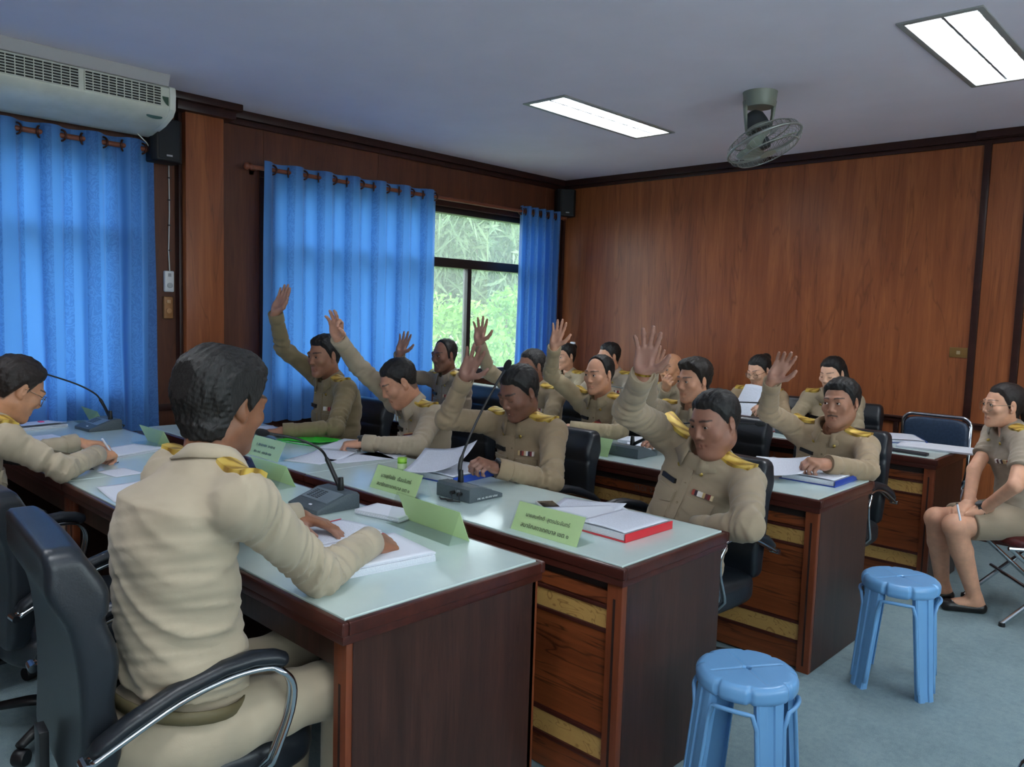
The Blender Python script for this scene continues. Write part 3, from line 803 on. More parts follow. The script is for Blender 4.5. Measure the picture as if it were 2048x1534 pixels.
def burl(name, c1, c2):
    if name in _plain: return _plain[name]
    t = NT(name); v = t.coord('Object', (5, 5, 9)); n = t.noise(v, 1.3, 2, .5, 1.2)
    w = t.math('FRACT', t.math('MULTIPLY', n, 9.0)); 
    col = t.ramp(w, [(.0, s2l(c1)), (.12, s2l(c2)), (.9, s2l(c2)), (1, s2l(c1))]); t.base(t.mix(t.math('MULTIPLY', t.noise(v, 8, 3), .35), col, s2l(c1)))
    t.set(Roughness=.4); _plain[name] = t.m; return t.m
XW, YB, ZC = -.87, 1.027, 2.778
XE, YS = 6.4, -8.2                                   # the sides behind the camera
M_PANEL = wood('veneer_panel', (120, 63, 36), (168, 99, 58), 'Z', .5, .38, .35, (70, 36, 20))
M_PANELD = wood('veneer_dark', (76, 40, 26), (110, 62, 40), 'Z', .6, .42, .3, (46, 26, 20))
M_MOULD = wood('dark_moulding', (40, 20, 18), (60, 32, 26), 'X', .6, .35)
def carpet():
    t = NT('carpet'); v = t.coord('Object'); a = t.noise(v, 260, 3, .7); b = t.noise(v, 3.0, 5, .6); c = t.noise(v, 40, 4, .6)
    m = t.math('ADD', t.math('MULTIPLY', a, .45), t.math('ADD', t.math('MULTIPLY', b, .3), t.math('MULTIPLY', c, .25)))
    t.base(t.ramp(m, [(.32, s2l((112, 132, 140))), (.52, s2l((140, 162, 168))), (.7, s2l((160, 177, 178)))])); t.set(Roughness=.95)
    t.p.inputs['Specular IOR Level'].default_value = .1; t.bump(a, .6, .006); return t.m
def plaster(name, rgb):
    t = NT(name); v = t.coord('Object'); n = t.noise(v, 3, 4); c = s2l(rgb)
    t.base(t.ramp(n, [(.3, tuple(q*.95 for q in c)), (.7, c)])); t.set(Roughness=.9); t.bump(t.noise(v, 120, 3), .08, .002); return t.m
def st(o): return tag(o, kind='structure')
st(MB().b2((XW-.2, YS-.2, -.12), (XE+.2, YB+.2, 0)).build('floor', carpet()))
FIX = [(x, y) for x in (1.005, 3.22, 5.4) for y in (-.80, -5.0)]; FW, FL = .29, 1.17
m = MB(); xs_ = [XW-.2]+[v for x in (1.005, 3.22, 5.4) for v in (x-FW/2, x+FW/2)]+[XE+.2]; ys_ = [YS-.2]+[v for y in (-5.0, -.80) for v in (y-FL/2, y+FL/2)]+[YB+.2]
for i in range(7):
    for j in range(5):
        if not (i % 2 and j % 2): m.b2((xs_[i], ys_[j], ZC), (xs_[i+1], ys_[j+1], ZC+.12))
st(m.build('ceiling', plaster('ceiling_paint', (238, 232, 246))))
wb = st(MB().b2((XW-.15, YB, 0), (XE+.15, YB+.15, ZC)).build('wall_back', M_PANEL))
m = MB(); WR = [(-7.6, -4.9), (-4.2, -1.2)]; yy = YS
for a, b in WR+[(YB, YB)]:
    m.b2((XE, yy, 0), (XE+.15, a, ZC)); yy = b
    if b > a: m.b2((XE, a, 0), (XE+.15, b, .9)); m.b2((XE, a, 2.56), (XE+.15, b, ZC))
st(m.build('wall_right', M_PANEL))
st(MB().b2((XW-.15, YS-.15, 0), (XE+.15, YS, ZC)).build('wall_front', M_PANEL))
# window wall with two openings
W1 = (-4.75, -3.16); W2 = (-2.22, .74); WZ = (.9, 2.36)
m = MB(); ys = [YS, W1[0], W1[1], W2[0], W2[1], YB]
for a, b, hole in ((ys[0], ys[1], 0), (ys[1], ys[2], 1), (ys[2], ys[3], 0), (ys[3], ys[4], 1), (ys[4], ys[5], 0)):
    if hole: m.b2((XW-.15, a, 0), (XW, b, WZ[0])); m.b2((XW-.15, a, WZ[1]), (XW, b, ZC))
    else: m.b2((XW-.15, a, 0), (XW, b, ZC))
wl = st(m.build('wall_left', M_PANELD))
# veneer sheets on the back wall, above and below the rail
RZ = .785
for a, b in ((XW, .36), (.36, 1.6), (1.6, 2.845), (2.89, 3.105), (3.15, 4.4), (4.4, 5.6), (5.6, XE)):
    MB().b2((a+.0004, YB-.008, RZ+.02), (b-.0004, YB, ZC-.06)).build('veneer_panel', M_PANEL, wb)
for a, b in ((XW, .3), (.3, 1.35), (1.35, 2.395), (2.43, 2.77), (2.81, 3.3), (3.34, 4.4), (4.4, XE)):
    MB().b2((a+.0012, YB-.008, .1), (b-.0012, YB, RZ-.02)).build('wainscot_panel', M_PANEL, wb, bevel=.001, seg=1)
for a, b in ((YS, -4.8), (-3.12, -2.86), (-2.55, -2.24), (.76, YB-.01)):
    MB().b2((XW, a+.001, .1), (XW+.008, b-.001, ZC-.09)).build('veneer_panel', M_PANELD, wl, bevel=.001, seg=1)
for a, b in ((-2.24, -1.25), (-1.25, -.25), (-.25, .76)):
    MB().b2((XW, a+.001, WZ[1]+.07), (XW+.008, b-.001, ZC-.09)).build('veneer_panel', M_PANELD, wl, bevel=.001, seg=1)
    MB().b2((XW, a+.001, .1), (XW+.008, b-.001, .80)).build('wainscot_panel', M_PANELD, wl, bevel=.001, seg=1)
# mouldings
st(MB().b2((XW, YB-.045, ZC-.055), (XE, YB, ZC)).b2((XW, YB-.028, ZC-.085), (XE, YB, ZC-.055)).build('trim_1', M_MOULD, bevel=.006))
st(MB().b2((XW, YS, ZC-.055), (XW+.06, -2.9, ZC)).b2((XW, -2.5, ZC-.055), (XW+.06, YB, ZC)).b2((XW, YS, ZC-.095), (XW+.035, YB, ZC-.055)).build('trim_2', M_MOULD, bevel=.006))
st(MB().b2((XW, YB-.03, RZ-.022), (XE, YB, RZ+.022)).b2((XW, YB-.04, RZ+.006), (XE, YB, RZ+.018)).build('trim_3', M_MOULD, bevel=.004))
st(MB().b2((XW, YS, RZ-.022), (XW+.03, YB, RZ+.022)).build('trim_4', M_MOULD, bevel=.004))
for i, x in enumerate((2.868, 3.127)): st(MB().b2((x-.022, YB-.03, RZ+.02), (x+.022, YB, ZC-.06)).build('trim_%d' % (5+i), M_MOULD, bevel=.004))
for i, x in enumerate((2.412, 2.79, 3.32)): st(MB().b2((x-.017, YB-.024, .1), (x+.017, YB, RZ-.02)).build('trim_%d' % (7+i), M_MOULD, bevel=.003))
st(MB().b2((XW+.012, YB-.03, RZ+.02), (XW+.05, YB, ZC-.06)).build('trim_10', M_MOULD, bevel=.003))
st(MB().b2((2.8, YB-.07, ZC-.05), (XE, YB-.045, ZC)).build('trim_11', M_MOULD, bevel=.004))
st(MB().b2((XW, YB-.02, 0), (XE, YB, .1)).build('baseboard_back', M_MOULD, bevel=.004))
st(MB().b2((XW, YS, 0), (XW+.02, YB, .1)).build('baseboard_left', M_MOULD, bevel=.004))
# pilaster on the window wall with its cap
pl_ = st(MB().b2((XW, -2.842, 0), (XW+.12, -2.586, ZC-.1)).build('trim_12', M_PANEL, bevel=.004))
MB().b2((XW, -2.91, ZC-.1), (XW+.165, -2.52, ZC-.045)).b2((XW, -2.94, ZC-.045), (XW+.2, -2.49, ZC)).build('cap_moulding', M_MOULD, pl_, bevel=.006)
MB().b2((XW, -2.865, .0), (XW+.07, -2.842, ZC-.1)).build('shade_strip', M_MOULD, pl_, bevel=.003)  # dark strip standing in for shade on the pilaster's near side
MB().b2((XW, -2.586, .0), (XW+.07, -2.56, ZC-.1)).build('shade_strip', M_MOULD, pl_, bevel=.003)  # dark strip standing in for the shadow along the far edge

# ------------------------------------------------------------------ windows
def glass_mat():
    t = NT('window_glass'); t.n.remove(t.p)
    tr = t.new('ShaderNodeBsdfTransparent'); gl = t.new('ShaderNodeBsdfGlossy'); gl.inputs['Roughness'].default_value = .05
    df = t.new('ShaderNodeBsdfTranslucent'); df.inputs[0].default_value = (.85, .95, .95, 1); tr.inputs[0].default_value = (.93, .97, .96, 1)
    a = t.new('ShaderNodeMixShader'); a.inputs[0].default_value = .07; t.l(tr.outputs[0], a.inputs[1]); t.l(df.outputs[0], a.inputs[2])
    b = t.new('ShaderNodeMixShader'); b.inputs[0].default_value = .05; t.l(a.outputs[0], b.inputs[1]); t.l(gl.outputs[0], b.inputs[2]); t.l(b.outputs[0], t.out.inputs[0])
    return t.m
M_GLASS = glass_mat(); M_FRAME = plain('window_frame_dark', (34, 28, 28), .4); 
def window(name, y0, y1, mul):
    z0, z1 = WZ; zt0, zt1 = 1.845, 1.925; xo, xi = XW-.11, XW-.03
    f = MB().b2((xo-.01, y0, z1-.05), (xi, y1, z1)).b2((xo-.01, y0, z0), (xi, y1, z0+.05)).b2((xo-.01, y0, z0), (xi, y0+.05, z1)).b2((xo-.01, y1-.05, z0), (xi, y1, z1)).b2((xo, y0, zt0), (xi+.015, y1, zt1))
    w = st(f.build(name, M_FRAME, bevel=.004))
    ed = [y0+.04]+mul+[y1-.04]
    for q in mul: MB().b2((xo+.01, q-.024, z0+.04), (xi-.01, q+.024, zt0)).build('mullion', M_FRAME, w, bevel=.003)
    for a, b in zip(ed[:-1], ed[1:]): MB().b2((xo+.03, a, z0+.04), (xo+.036, b, zt0+.01)).build('pane', M_GLASS, w)
    for a, b in ((y0+.04, (y0+y1)/2-.6), ((y0+y1)/2-.6, y1-.04)): MB().b2((xo+.03, a, zt1-.01), (xo+.036, b, z1-.04)).build('pane', M_GLASS, w)
    MB().b2((XW-.1, y0-.03, z0-.035), (XW+.05, y1+.03, z0)).build('window_sill', plain('sill_paint', (196, 200, 204), .5), w, bevel=.005)
    MB().b2((XW-.01, y0-.05, z1), (XW+.02, y1+.05, z1+.06)).b2((XW-.01, y0-.05, z0-.02), (XW+.018, y0, z1)).b2((XW-.01, y1, z0-.02), (XW+.018, y1+.05, z1)).build('window_casing', M_MOULD, w, bevel=.004)
    return w
for i, (a, b) in enumerate(WR):
    w = st(MB().b2((XE+.03, a, .9), (XE+.1, a+.05, 2.56)).b2((XE+.03, b-.05, .9), (XE+.1, b, 2.56)).b2((XE+.03, a, 2.51), (XE+.1, b, 2.56)).b2((XE+.03, a, .9), (XE+.1, b, .95)).b2((XE+.03, a, 1.85), (XE+.1, b, 1.92)).b2((XE+.03, (a+b)/2-.025, .9), (XE+.1, (a+b)/2+.025, 1.85)).build('window_%d' % (3+i), M_FRAME))
    for q in ((a+.04, (a+b)/2, .94, 1.86), ((a+b)/2, b-.04, .94, 1.86), (a+.04, b-.04, 1.91, 2.52)): MB().b2((XE+.06, q[0], q[2]), (XE+.066, q[1], q[3])).build('pane', M_GLASS, w)
window('window_1', W1[0], W1[1], [-3.95])
window('window_2', W2[0], W2[1], [-1.7, -.95, -.185])

# ------------------------------------------------------------------ curtains
def curtain_mat():
    t = NT('curtain_damask'); t.n.remove(t.p)
    uv = t.new('ShaderNodeTexCoord'); sx = t.new('ShaderNodeSeparateXYZ'); t.l(uv.outputs['UV'], sx.inputs[0])
    fr = t.math('FRACT', t.math('MULTIPLY', sx.outputs[0], 4.3)); band = t.math('GREATER_THAN', fr, .56)
    mp = t.new('ShaderNodeMapping'); mp.inputs['Scale'].default_value = (1, 1, 1); t.l(uv.outputs['UV'], mp.inputs[0])
    n = t.noise(mp.outputs[0], 11, 2, .5, 2.0); sw = t.math('FRACT', t.math('MULTIPLY', n, 6)); sw = t.math('GREATER_THAN', sw, .5)
    pat = t.math('MULTIPLY', band, t.math('ADD', t.math('MULTIPLY', sw, .35), .35))
    fine = t.noise(mp.outputs[0], 300, 2)
    c = t.mix(pat, s2l((84, 144, 216)), s2l((52, 102, 176))); c = t.mix(t.math('MULTIPLY', fine, .25), c, s2l((66, 120, 196)))
    d = t.new('ShaderNodeBsdfPrincipled'); t.l(c, d.inputs['Base Color']); d.inputs['Roughness'].default_value = .55; d.inputs['Sheen Weight'].default_value = .4
    b = t.new('ShaderNodeBump'); b.inputs['Strength'].default_value = .25; b.inputs['Distance'].default_value = .004; t.l(pat, b.inputs['Height']); t.l(b.outputs[0], d.inputs['Normal'])
    tr = t.new('ShaderNodeBsdfTranslucent'); t.l(c, tr.inputs[0])
    a = t.new('ShaderNodeMixShader'); a.inputs[0].default_value = .42; t.l(d.outputs[0], a.inputs[1]); t.l(tr.outputs[0], a.inputs[2]); t.l(a.outputs[0], t.out.inputs[0])
    return t.m
M_CURT = curtain_mat(); M_ROD = wood('rod_brown', (112, 60, 44), (146, 86, 62), 'Y', 1, .35); M_RING = plain('bronze_ring', (92, 54, 44), .3, .7)
XR, ZR = -.765, 2.405
def curtain(label, y0, y1, waves, z0, amp=.036, fab=1.0, seed=1, phase=0.0):
    root = empty('curtain', (XR, (y0+y1)/2, z0)); tag(root, label, 'curtain', 'blue damask curtains')
    per = 22; nu = int(waves*per)+1; nv = 30; V = []; UV = []; Q = []
    for i in range(nu):
        s_ = i/(nu-1)
        for j in range(nv):
            t_ = j/(nv-1); z = ZR+.05-(ZR+.05-z0)*t_
            ph = 2*math.pi*waves*s_+phase
            am = amp*(1-.25*t_)*(1+.25*pnoise(Vector((s_*7, t_*.8, seed))))
            y = y0+(y1-y0)*s_+.014*math.sin(2*ph)*(.3+t_)+.02*t_*pnoise(Vector((s_*9, t_*2, seed+5)))
            x = am*math.cos(ph)+.012*t_*pnoise(Vector((s_*16, t_*3, seed+9)))+.008*math.cos(3*ph+seed)*t_
            V.append((x, y-(y0+y1)/2, z-z0+(.006*math.sin(ph*2+seed) if j == nv-1 else 0)))
            UV.append((s_*(y1-y0)*1.9*fab, t_*1.8))
    for i in range(nu-1):
        for j in range(nv-1): Q.append((i*nv+j, (i+1)*nv+j, (i+1)*nv+j+1, i*nv+j+1))
    me = mesh_np('fabric', V, Q); uv = me.uv_layers.new(name='UVMap'); uv.data.foreach_set('uv', np.array(UV, F4)[np.array(Q).ravel()].ravel())
    link('fabric', me, M_CURT, root)
    k = 0
    while True:
        ph = math.pi/2+k*math.pi; s_ = (ph-phase)/(2*math.pi*waves); k += 1
        if s_ > 1: break
        if s_ < 0: continue
        y = (y1-y0)*s_-(y1-y0)/2+.014*math.sin(2*ph)*.3
        pts = [Vector((.031*math.cos(a), 0, ZR-z0+.031*math.sin(a))) for a in [2*math.pi*q/16 for q in range(16)]]
        rot = Matrix.Rotation(R(35)*(1 if k % 2 else -1), 4, 'Z')
        MB().tube([Vector((0, y, ZR-z0))+(rot @ Vector((p.x, p.y, p.z-(ZR-z0)))) for p in pts], .006, 6, closed=True).build('grommet', M_RING, root, smooth=True)
    return root
curtain('wide blue curtain under the air conditioner', -4.72, -3.03, 7.5, .66, seed=2, phase=.6)
curtain('wide blue curtain between the pilaster and the open window pane', -2.3, -.70, 6.5, .645, seed=5, phase=-.4)
curtain('narrow gathered blue curtain in the corner beyond the open window pane', .29, .83, 5.0, .66, amp=.04, fab=2.2, seed=9)
for y0, y1, lb in ((-4.9, -2.99, 'brown wooden curtain rod under the air conditioner'), (-2.38, .9, 'brown wooden curtain rod over the window with the open pane')):
    rod = empty('curtain_rod', (XR, y0, ZR)); tag(rod, lb, 'curtain rod', 'curtain rods'); n = y1-y0
    MB().tube([(0, 0, 0), (0, n, 0)], .0155, 14).build('pole', M_ROD, rod, smooth='auto')
    for q, sg in ((0, -1), (n, 1)):
        mt = Matrix.Translation((0, q, 0)) @ Matrix.Rotation(R(-90*sg), 4, 'X')
        MB().lathe([(.0155, -.01), (.022, .0), (.022, .012), (.014, .018), (.027, .032), (.022, .05), (.006, .058), (.0, .059)], 14, mt).build('finial', M_ROD, rod, smooth=True)
    for q in (.05, n/2, n-.05): MB().b2((XW-XR, q-.012, -.012), (.0, q+.012, .012)).b2((XW-XR, q-.02, -.04), (XW-XR+.008, q+.02, .04)).build('bracket', M_ROD, rod, bevel=.002)

# ------------------------------------------------------------------ outdoors beyond the window
def leaf_mat(name, c1, c2):
    t = NT(name); o = t.new('ShaderNodeObjectInfo'); g = t.new('ShaderNodeNewGeometry'); r_ = t.ramp(g.outputs['Random Per Island'], [(0, s2l(c1)), (1, s2l(c2))])
    t.base(r_); t.set(Roughness=.55); t.p.inputs['Subsurface Weight'].default_value = 0
    tr = t.new('ShaderNodeBsdfTranslucent'); t.l(r_, tr.inputs[0]); mx = t.new('ShaderNodeMixShader'); mx.inputs[0].default_value = .4
    t.l(t.p.outputs[0], mx.inputs[1]); t.l(tr.outputs[0], mx.inputs[2]); t.l(mx.outputs[0], t.out.inputs[0]); return t.m
st(MB().b2((-30, -30, -1.3), (XW-.15, 30, -1.2)).build('ground', speckled('outside_ground', (96, 110, 70), (130, 130, 100), 3)))
def foliage(n, c, r_, size, seed, long=1.0):
    rs = np.random.RandomState(seed); d = rs.normal(size=(n, 3)); d /= np.linalg.norm(d, axis=1)[:, None]; rad = rs.uniform(.35, 1, (n, 1))**.5
    p = np.array(c)+d*rad*np.array(r_); a = rs.normal(size=(n, 3)); a /= np.linalg.norm(a, axis=1)[:, None]; a[:, 2] -= .5*(long > 1.5)
    b = np.cross(a, rs.normal(size=(n, 3))); b /= np.linalg.norm(b, axis=1)[:, None]
    sz = size*rs.uniform(.6, 1.3, (n, 1)); a = a*sz*long; b = b*sz*.45/(long**.5)
    V = np.stack([p-a, p+b, p+a, p-b], 1).reshape(-1, 3); Q = np.arange(4*n).reshape(-1, 4); return V, Q
def plant(name, label, base, crown, r_, n, size, mat, seed, long=1.0, stems=3):
    root = empty(name, base); tag(root, label, 'tree' if 'tree' in name else 'shrub', 'greenery outside the window')
    V, Q = foliage(n, np.array(crown)-np.array(base), r_, size, seed, long); o = link('foliage', mesh_np('foliage', V, Q), mat, root, smooth=False); o['kind'] = 'stuff'
    rr = random.Random(seed)
    for i in range(stems):
        q = [Vector((0, 0, 0))]; e = Vector(crown)-Vector(base)+Vector((rr.uniform(-.6, .6)*r_[0], rr.uniform(-.7, .7)*r_[1], rr.uniform(-.2, .7)*r_[2]))
        pts = [Vector((0, 0, 0)).lerp(e, k/6)+Vector((rr.uniform(-.05, .05), rr.uniform(-.08, .08), 0))*(k > 0) for k in range(7)]
        MB().tube(pts, [.045-.005*k for k in range(7)], 6).build('stem', speckled('bark', (96, 86, 70), (140, 130, 110), 20), root, smooth=True)
    return root
LG = leaf_mat('leaf_bright', (84, 138, 58), (150, 196, 100)); LD = leaf_mat('leaf_grey', (90, 122, 86), (146, 170, 130))
plant('leafy_shrub', 'bright green bushy shrub seen low through the window', (-3.6, 1.9, -1.2), (-3.6, 1.9, .55), (.8, 1.25, 1.15), 5200, .06, LG, 3)
plant('leafy_shrub', 'bright green shrub beside the mullion outside', (-4.5, 4.3, -1.2), (-4.5, 4.3, .7), (.7, 1.0, 1.2), 5200, .06, LG, 4)
plant('feathery_tree', 'pale grey green feathery tree high outside the window', (-7.2, 5.4, -1.2), (-7.2, 5.4, 2.6), (1.2, 2.0, 1.6), 5200, .10, LD, 5, 2.4, 5)
plant('feathery_tree', 'grey green weeping tree behind the bright shrubs', (-9.4, 9.2, -1.2), (-9.4, 9.0, 2.6), (1.6, 2.6, 2.0), 5200, .12, LD, 6, 2.4, 5)
plant('feathery_tree', 'sparse leafy tree at the left of the open pane', (-8.6, 1.9, -1.2), (-8.6, 1.9, 2.2), (1.2, 1.6, 2.2), 3200, .09, LD, 8, 1.6, 5)
plant('leafy_shrub', 'far hedge of dense green leaves behind the trees', (-14.5, 11.5, -1.2), (-14.5, 11.5, .8), (1.2, 5.5, 2.2), 5200, .14, LD, 12)

# ------------------------------------------------------------------ ceiling lights
def tube_mat():
    t = NT('fluorescent_tube'); t.n.remove(t.p); e = t.new('ShaderNodeEmission'); e.inputs[0].default_value = (.93, .97, 1, 1); e.inputs[1].default_value = LAMP_STRENGTH; t.l(e.outputs[0], t.out.inputs[0]); return t.m
M_TUBE = tube_mat(); M_WHITEMET = plain('white_enamel', (226, 228, 230), .35); M_BLADE = plain('louvre_grey', (122, 126, 128), .4); M_FIXF = plain('fixture_frame', (150, 152, 150), .4)
def troffer_proto(label, loc):
    root = empty('ceiling_light', loc); tag(root, label, 'ceiling light', 'recessed fluorescent lights')
    w, l, d = FW, FL, .008
    MB().b2((-w/2-.025, -l/2-.025, -d), (-w/2+.004, l/2+.025, 0)).b2((w/2-.004, -l/2-.025, -d), (w/2+.025, l/2+.025, 0)).b2((-w/2, -l/2-.025, -d), (w/2, -l/2+.004, 0)).b2((-w/2, l/2-.004, -d), (w/2, l/2+.025, 0)).build('frame', M_FIXF, root, bevel=.002)
    MB().b2((-w/2, -l/2, .068), (w/2, l/2, .075)).b2((-w/2, -l/2, .0), (-w/2+.003, l/2, .07)).b2((w/2-.003, -l/2, .0), (w/2, l/2, .07)).b2((-w/2, -l/2, .0), (w/2, -l/2+.003, .07)).b2((-w/2, l/2-.003, .0), (w/2, l/2, .07)).build('reflector', M_WHITEMET, root)
    for s_ in (-1, 1): MB().tube([(s_*.07, -l/2+.02, .044), (s_*.07, l/2-.02, .044)], .013, 8).build('tube', M_TUBE, root, smooth='auto')
    for k in range(9):
        y = -l/2+l*(k+.5)/9
        MB().b2((-w/2, y-.0012, .004), (w/2, y+.0012, .03)).build('louvre_blade', M_BLADE, root)
    MB().add([(-.006, -l/2, .004), (.006, -l/2, .004), (.0015, -l/2, .06), (-.0015, -l/2, .06), (-.006, l/2, .004), (.006, l/2, .004), (.0015, l/2, .06), (-.0015, l/2, .06)], [(0, 1, 2, 3), (7, 6, 5, 4), (0, 4, 5, 1), (1, 5, 6, 2), (2, 6, 7, 3), (3, 7, 4, 0)]).build('centre_spine', M_BLADE, root)
    return root
tp = troffer_proto('recessed double tube light over the middle of the desk rows, left of the ceiling fan', (1.005, -.80, ZC))
for x, y, lb in ((3.22, -.80, 'recessed double tube light above the aisle with the blue stools'), (1.005, -5.0, 'recessed double tube light near the window wall behind the desks'),
                 (3.22, -5.0, 'recessed double tube light above the front desk'), (5.4, -.80, 'recessed double tube light by the far right wall'), (5.4, -5.0, 'recessed double tube light behind the photographer')):
    c = copy_tree(tp); c.location = (x, y, ZC); c['label'] = lb

# ------------------------------------------------------------------ ceiling fan, air conditioner, loudspeakers, wall controls
M_FAN = plain('fan_grey_green', (134, 140, 128), .4); M_FAND = plain('fan_dark', (52, 56, 58), .45); M_WIRE = plain('fan_wire', (150, 154, 150), .35, .5)
fan = empty('orbit_fan', (2.1, -.76, ZC)); tag(fan, 'grey caged orbit fan hanging from the ceiling', 'fan')
MB().lathe([(.0, 0), (.098, 0), (.095, -.012), (.09, -.07), (.08, -.085), (.0, -.085)], 28).build('mount', M_FAN, fan, smooth='auto')
q = unit(np.array([AR[0], AR[1], 0]))
for s_ in (-1, 1):
    a = Vector(q*s_*.082); b = Vector(q*s_*.066)
    MB().add([], []).tube([a+Vector((0, 0, -.05)), a*.97+Vector((0, 0, -.12)), b+Vector((0, 0, -.225))], [.03, .02, .016], 8, flat=.5, up=tuple(q)).build('yoke_arm', M_FAN, fan, smooth=True)
tilt = Matrix.Translation((0, 0, -.2)) @ (Matrix.Rotation(YAW, 4, 'Z') @ Matrix.Rotation(R(-20), 4, 'Y') @ Matrix.Rotation(R(-13), 4, 'X'))
MB().lathe([(.0, .105), (.03, .1), (.055, .075), (.066, .03), (.068, .0), (.06, -.02), (.0, -.02)], 24, tilt).build('motor', M_FAND, fan, smooth='auto')
MB().lathe([(.07, .006), (.074, -.002), (.07, -.012), (.058, -.02)], 24, tilt).build('motor_band', M_FAN, fan, smooth=True)
cz = -.1; RF = .215
cage = MB()
for z_, rr_ in ((cz+.055, .17), (cz, RF), (cz-.055, .175)): cage.tube([tilt @ Vector((rr_*math.cos(a), rr_*math.sin(a), z_)) for a in [2*math.pi*k/40 for k in range(40)]], .004 if z_ != cz else .008, 6, closed=True)
cage.build('cage_ring', M_WIRE, fan, smooth=True)
cage = MB()
for k in range(44):
    a = 2*math.pi*k/44; pr = [(.05, .045), (.11, .06), (.17, .055), (.205, .035), (RF, 0), (.205, -.035), (.175, -.055), (.11, -.066), (.045, -.066)]
    cage.tube([tilt @ Vector((r_*math.cos(a), r_*math.sin(a), cz+z_)) for r_, z_ in pr], .0014, 4, cap=False)
cg = cage.build('cage_wires', M_WIRE, fan, smooth=True); cg['kind'] = 'stuff'
MB().lathe([(.0, -.07), (.044, -.068), (.05, -.062), (.044, -.058), (0, -.058)], 20, tilt @ Matrix.Translation((0, 0, cz))).build('cage_badge', M_FAN, fan, smooth='auto')
MB().lathe([(.0, -.03), (.03, -.026), (.036, .0), (.03, .03), (0, .03)], 20, tilt @ Matrix.Translation((0, 0, cz))).build('hub', M_FAND, fan, smooth='auto')
for k in range(3):
    V = []; n = 9
    for i in range(n):
        r_ = .03+.155*i/(n-1); wd_ = .5+.85*math.sin(math.pi*min(1, (i+1.5)/(n+1)))
        for j in range(6):
            a = 2*math.pi*k/3+wd_*(j/5-.5); V.append(tilt @ Vector((r_*math.cos(a), r_*math.sin(a), cz-.018+.036*(j/5))))
    f = [(i*6+j, (i+1)*6+j, (i+1)*6+j+1, i*6+j+1) for i in range(n-1) for j in range(5)]
    o = MB().add(V, f).build('blade', plain('fan_blade', (150, 162, 150), .35), fan, smooth=True); md = o.modifiers.new('t', 'SOLIDIFY'); md.thickness = .003

ac = empty('air_conditioner', (XW, -3.85, 2.47)); tag(ac, 'cream ceiling mounted air conditioner with two grilles', 'air conditioner')
M_AC = speckled('ac_cream', (206, 206, 190), (220, 220, 206), 8, .4, 0); M_ACD = plain('ac_slot', (40, 40, 36), .7)
def ext(prof, y0, y1): 
    n = len(prof); return [(x-XW, y0+3.85, z-2.47) for x, z in prof]+[(x-XW, y1+3.85, z-2.47) for x, z in prof], [tuple(range(n))[::-1], tuple(range(n, 2*n))]+[(i, (i+1) % n, n+(i+1) % n, n+i) for i in range(n)]
prof = [(XW, 2.715), (-.40, 2.715), (-.375, 2.70), (-.372, 2.585), (-.40, 2.55), (-.50, 2.512), (-.68, 2.478), (-.74, 2.475), (XW, 2.50)]
MB().add(*ext(prof, -5.0, -3.075)).build('housing', M_AC, ac, bevel=.006)
MB().add(*ext([(XW, ZC-.001), (-.37, ZC-.001), (-.37, ZC-.008), (-.395, 2.715), (XW, 2.715)], -5.0, -3.1)).build('filler_board', plaster('filler_paint', (186, 184, 186)), ac)
MB().add(*ext([(-.38, 2.712), (-.368, 2.702), (-.363, 2.66), (-.368, 2.582), (-.40, 2.546), (-.505, 2.508), (-.60, 2.49), (-.60, 2.495), (-.5, 2.52), (-.4, 2.56)], -3.105, -3.07)).build('end_cap', plain('ac_endcap', (222, 222, 208), .35), ac, bevel=.003)
for y0, y1 in ((-5.0, -4.55), (-4.53, -4.08), (-4.06, -3.59), (-3.56, -3.155)):
    g = MB().b2((XW*0-.374-XW, y0+3.85, 2.592-2.47), (-.369-XW, y1+3.85, 2.697-2.47)).build('grille', M_ACD, ac)
    sl = MB()
    for k in range(8): z = 2.594+.1015*k/7; sl.b2((-.371-XW, y0+3.85, z-2.47-.0022), (-.363-XW, y1+3.85, z-2.47+.0022))
    sl.build('grille_slats', M_AC, g)['kind'] = 'stuff'
    sl = MB(); nn = int((y1-y0)/.04)
    for k in range(nn+1): y = y0+(y1-y0)*k/nn; sl.b2((-.371-XW, y+3.85-.002, 2.592-2.47), (-.3645-XW, y+3.85+.002, 2.697-2.47))
    sl.build('grille_ribs', M_AC, g)['kind'] = 'stuff'
qp = [(-3.147, 2.647), (-3.112, 2.647), (-3.112, 2.598), (-3.124, 2.606), (-3.136, 2.620), (-3.144, 2.634)]
MB().add([(x-XW, y+3.85, z-2.47) for x in (-.3705, -.3655) for y, z in qp], [tuple(range(6)), tuple(range(6, 12))[::-1]]+[(i, (i+1) % 6, 6+(i+1) % 6, 6+i) for i in range(6)]).build('control_window', plain('ac_dark_green', (62, 86, 70), .3), ac)
mt = Matrix.Translation((-.425-XW, -3.17+3.85, 2.5385-2.47)) @ Matrix.Rotation(R(110), 4, 'Y')
o = MB().lathe([(.0, .003), (.045, .003), (.045, -.003), (0, -.003)], 24, mt @ Matrix.Diagonal((.3, 1, 1, 1))).build('logo_badge', plain('ac_logo', (64, 96, 92), .3), ac)
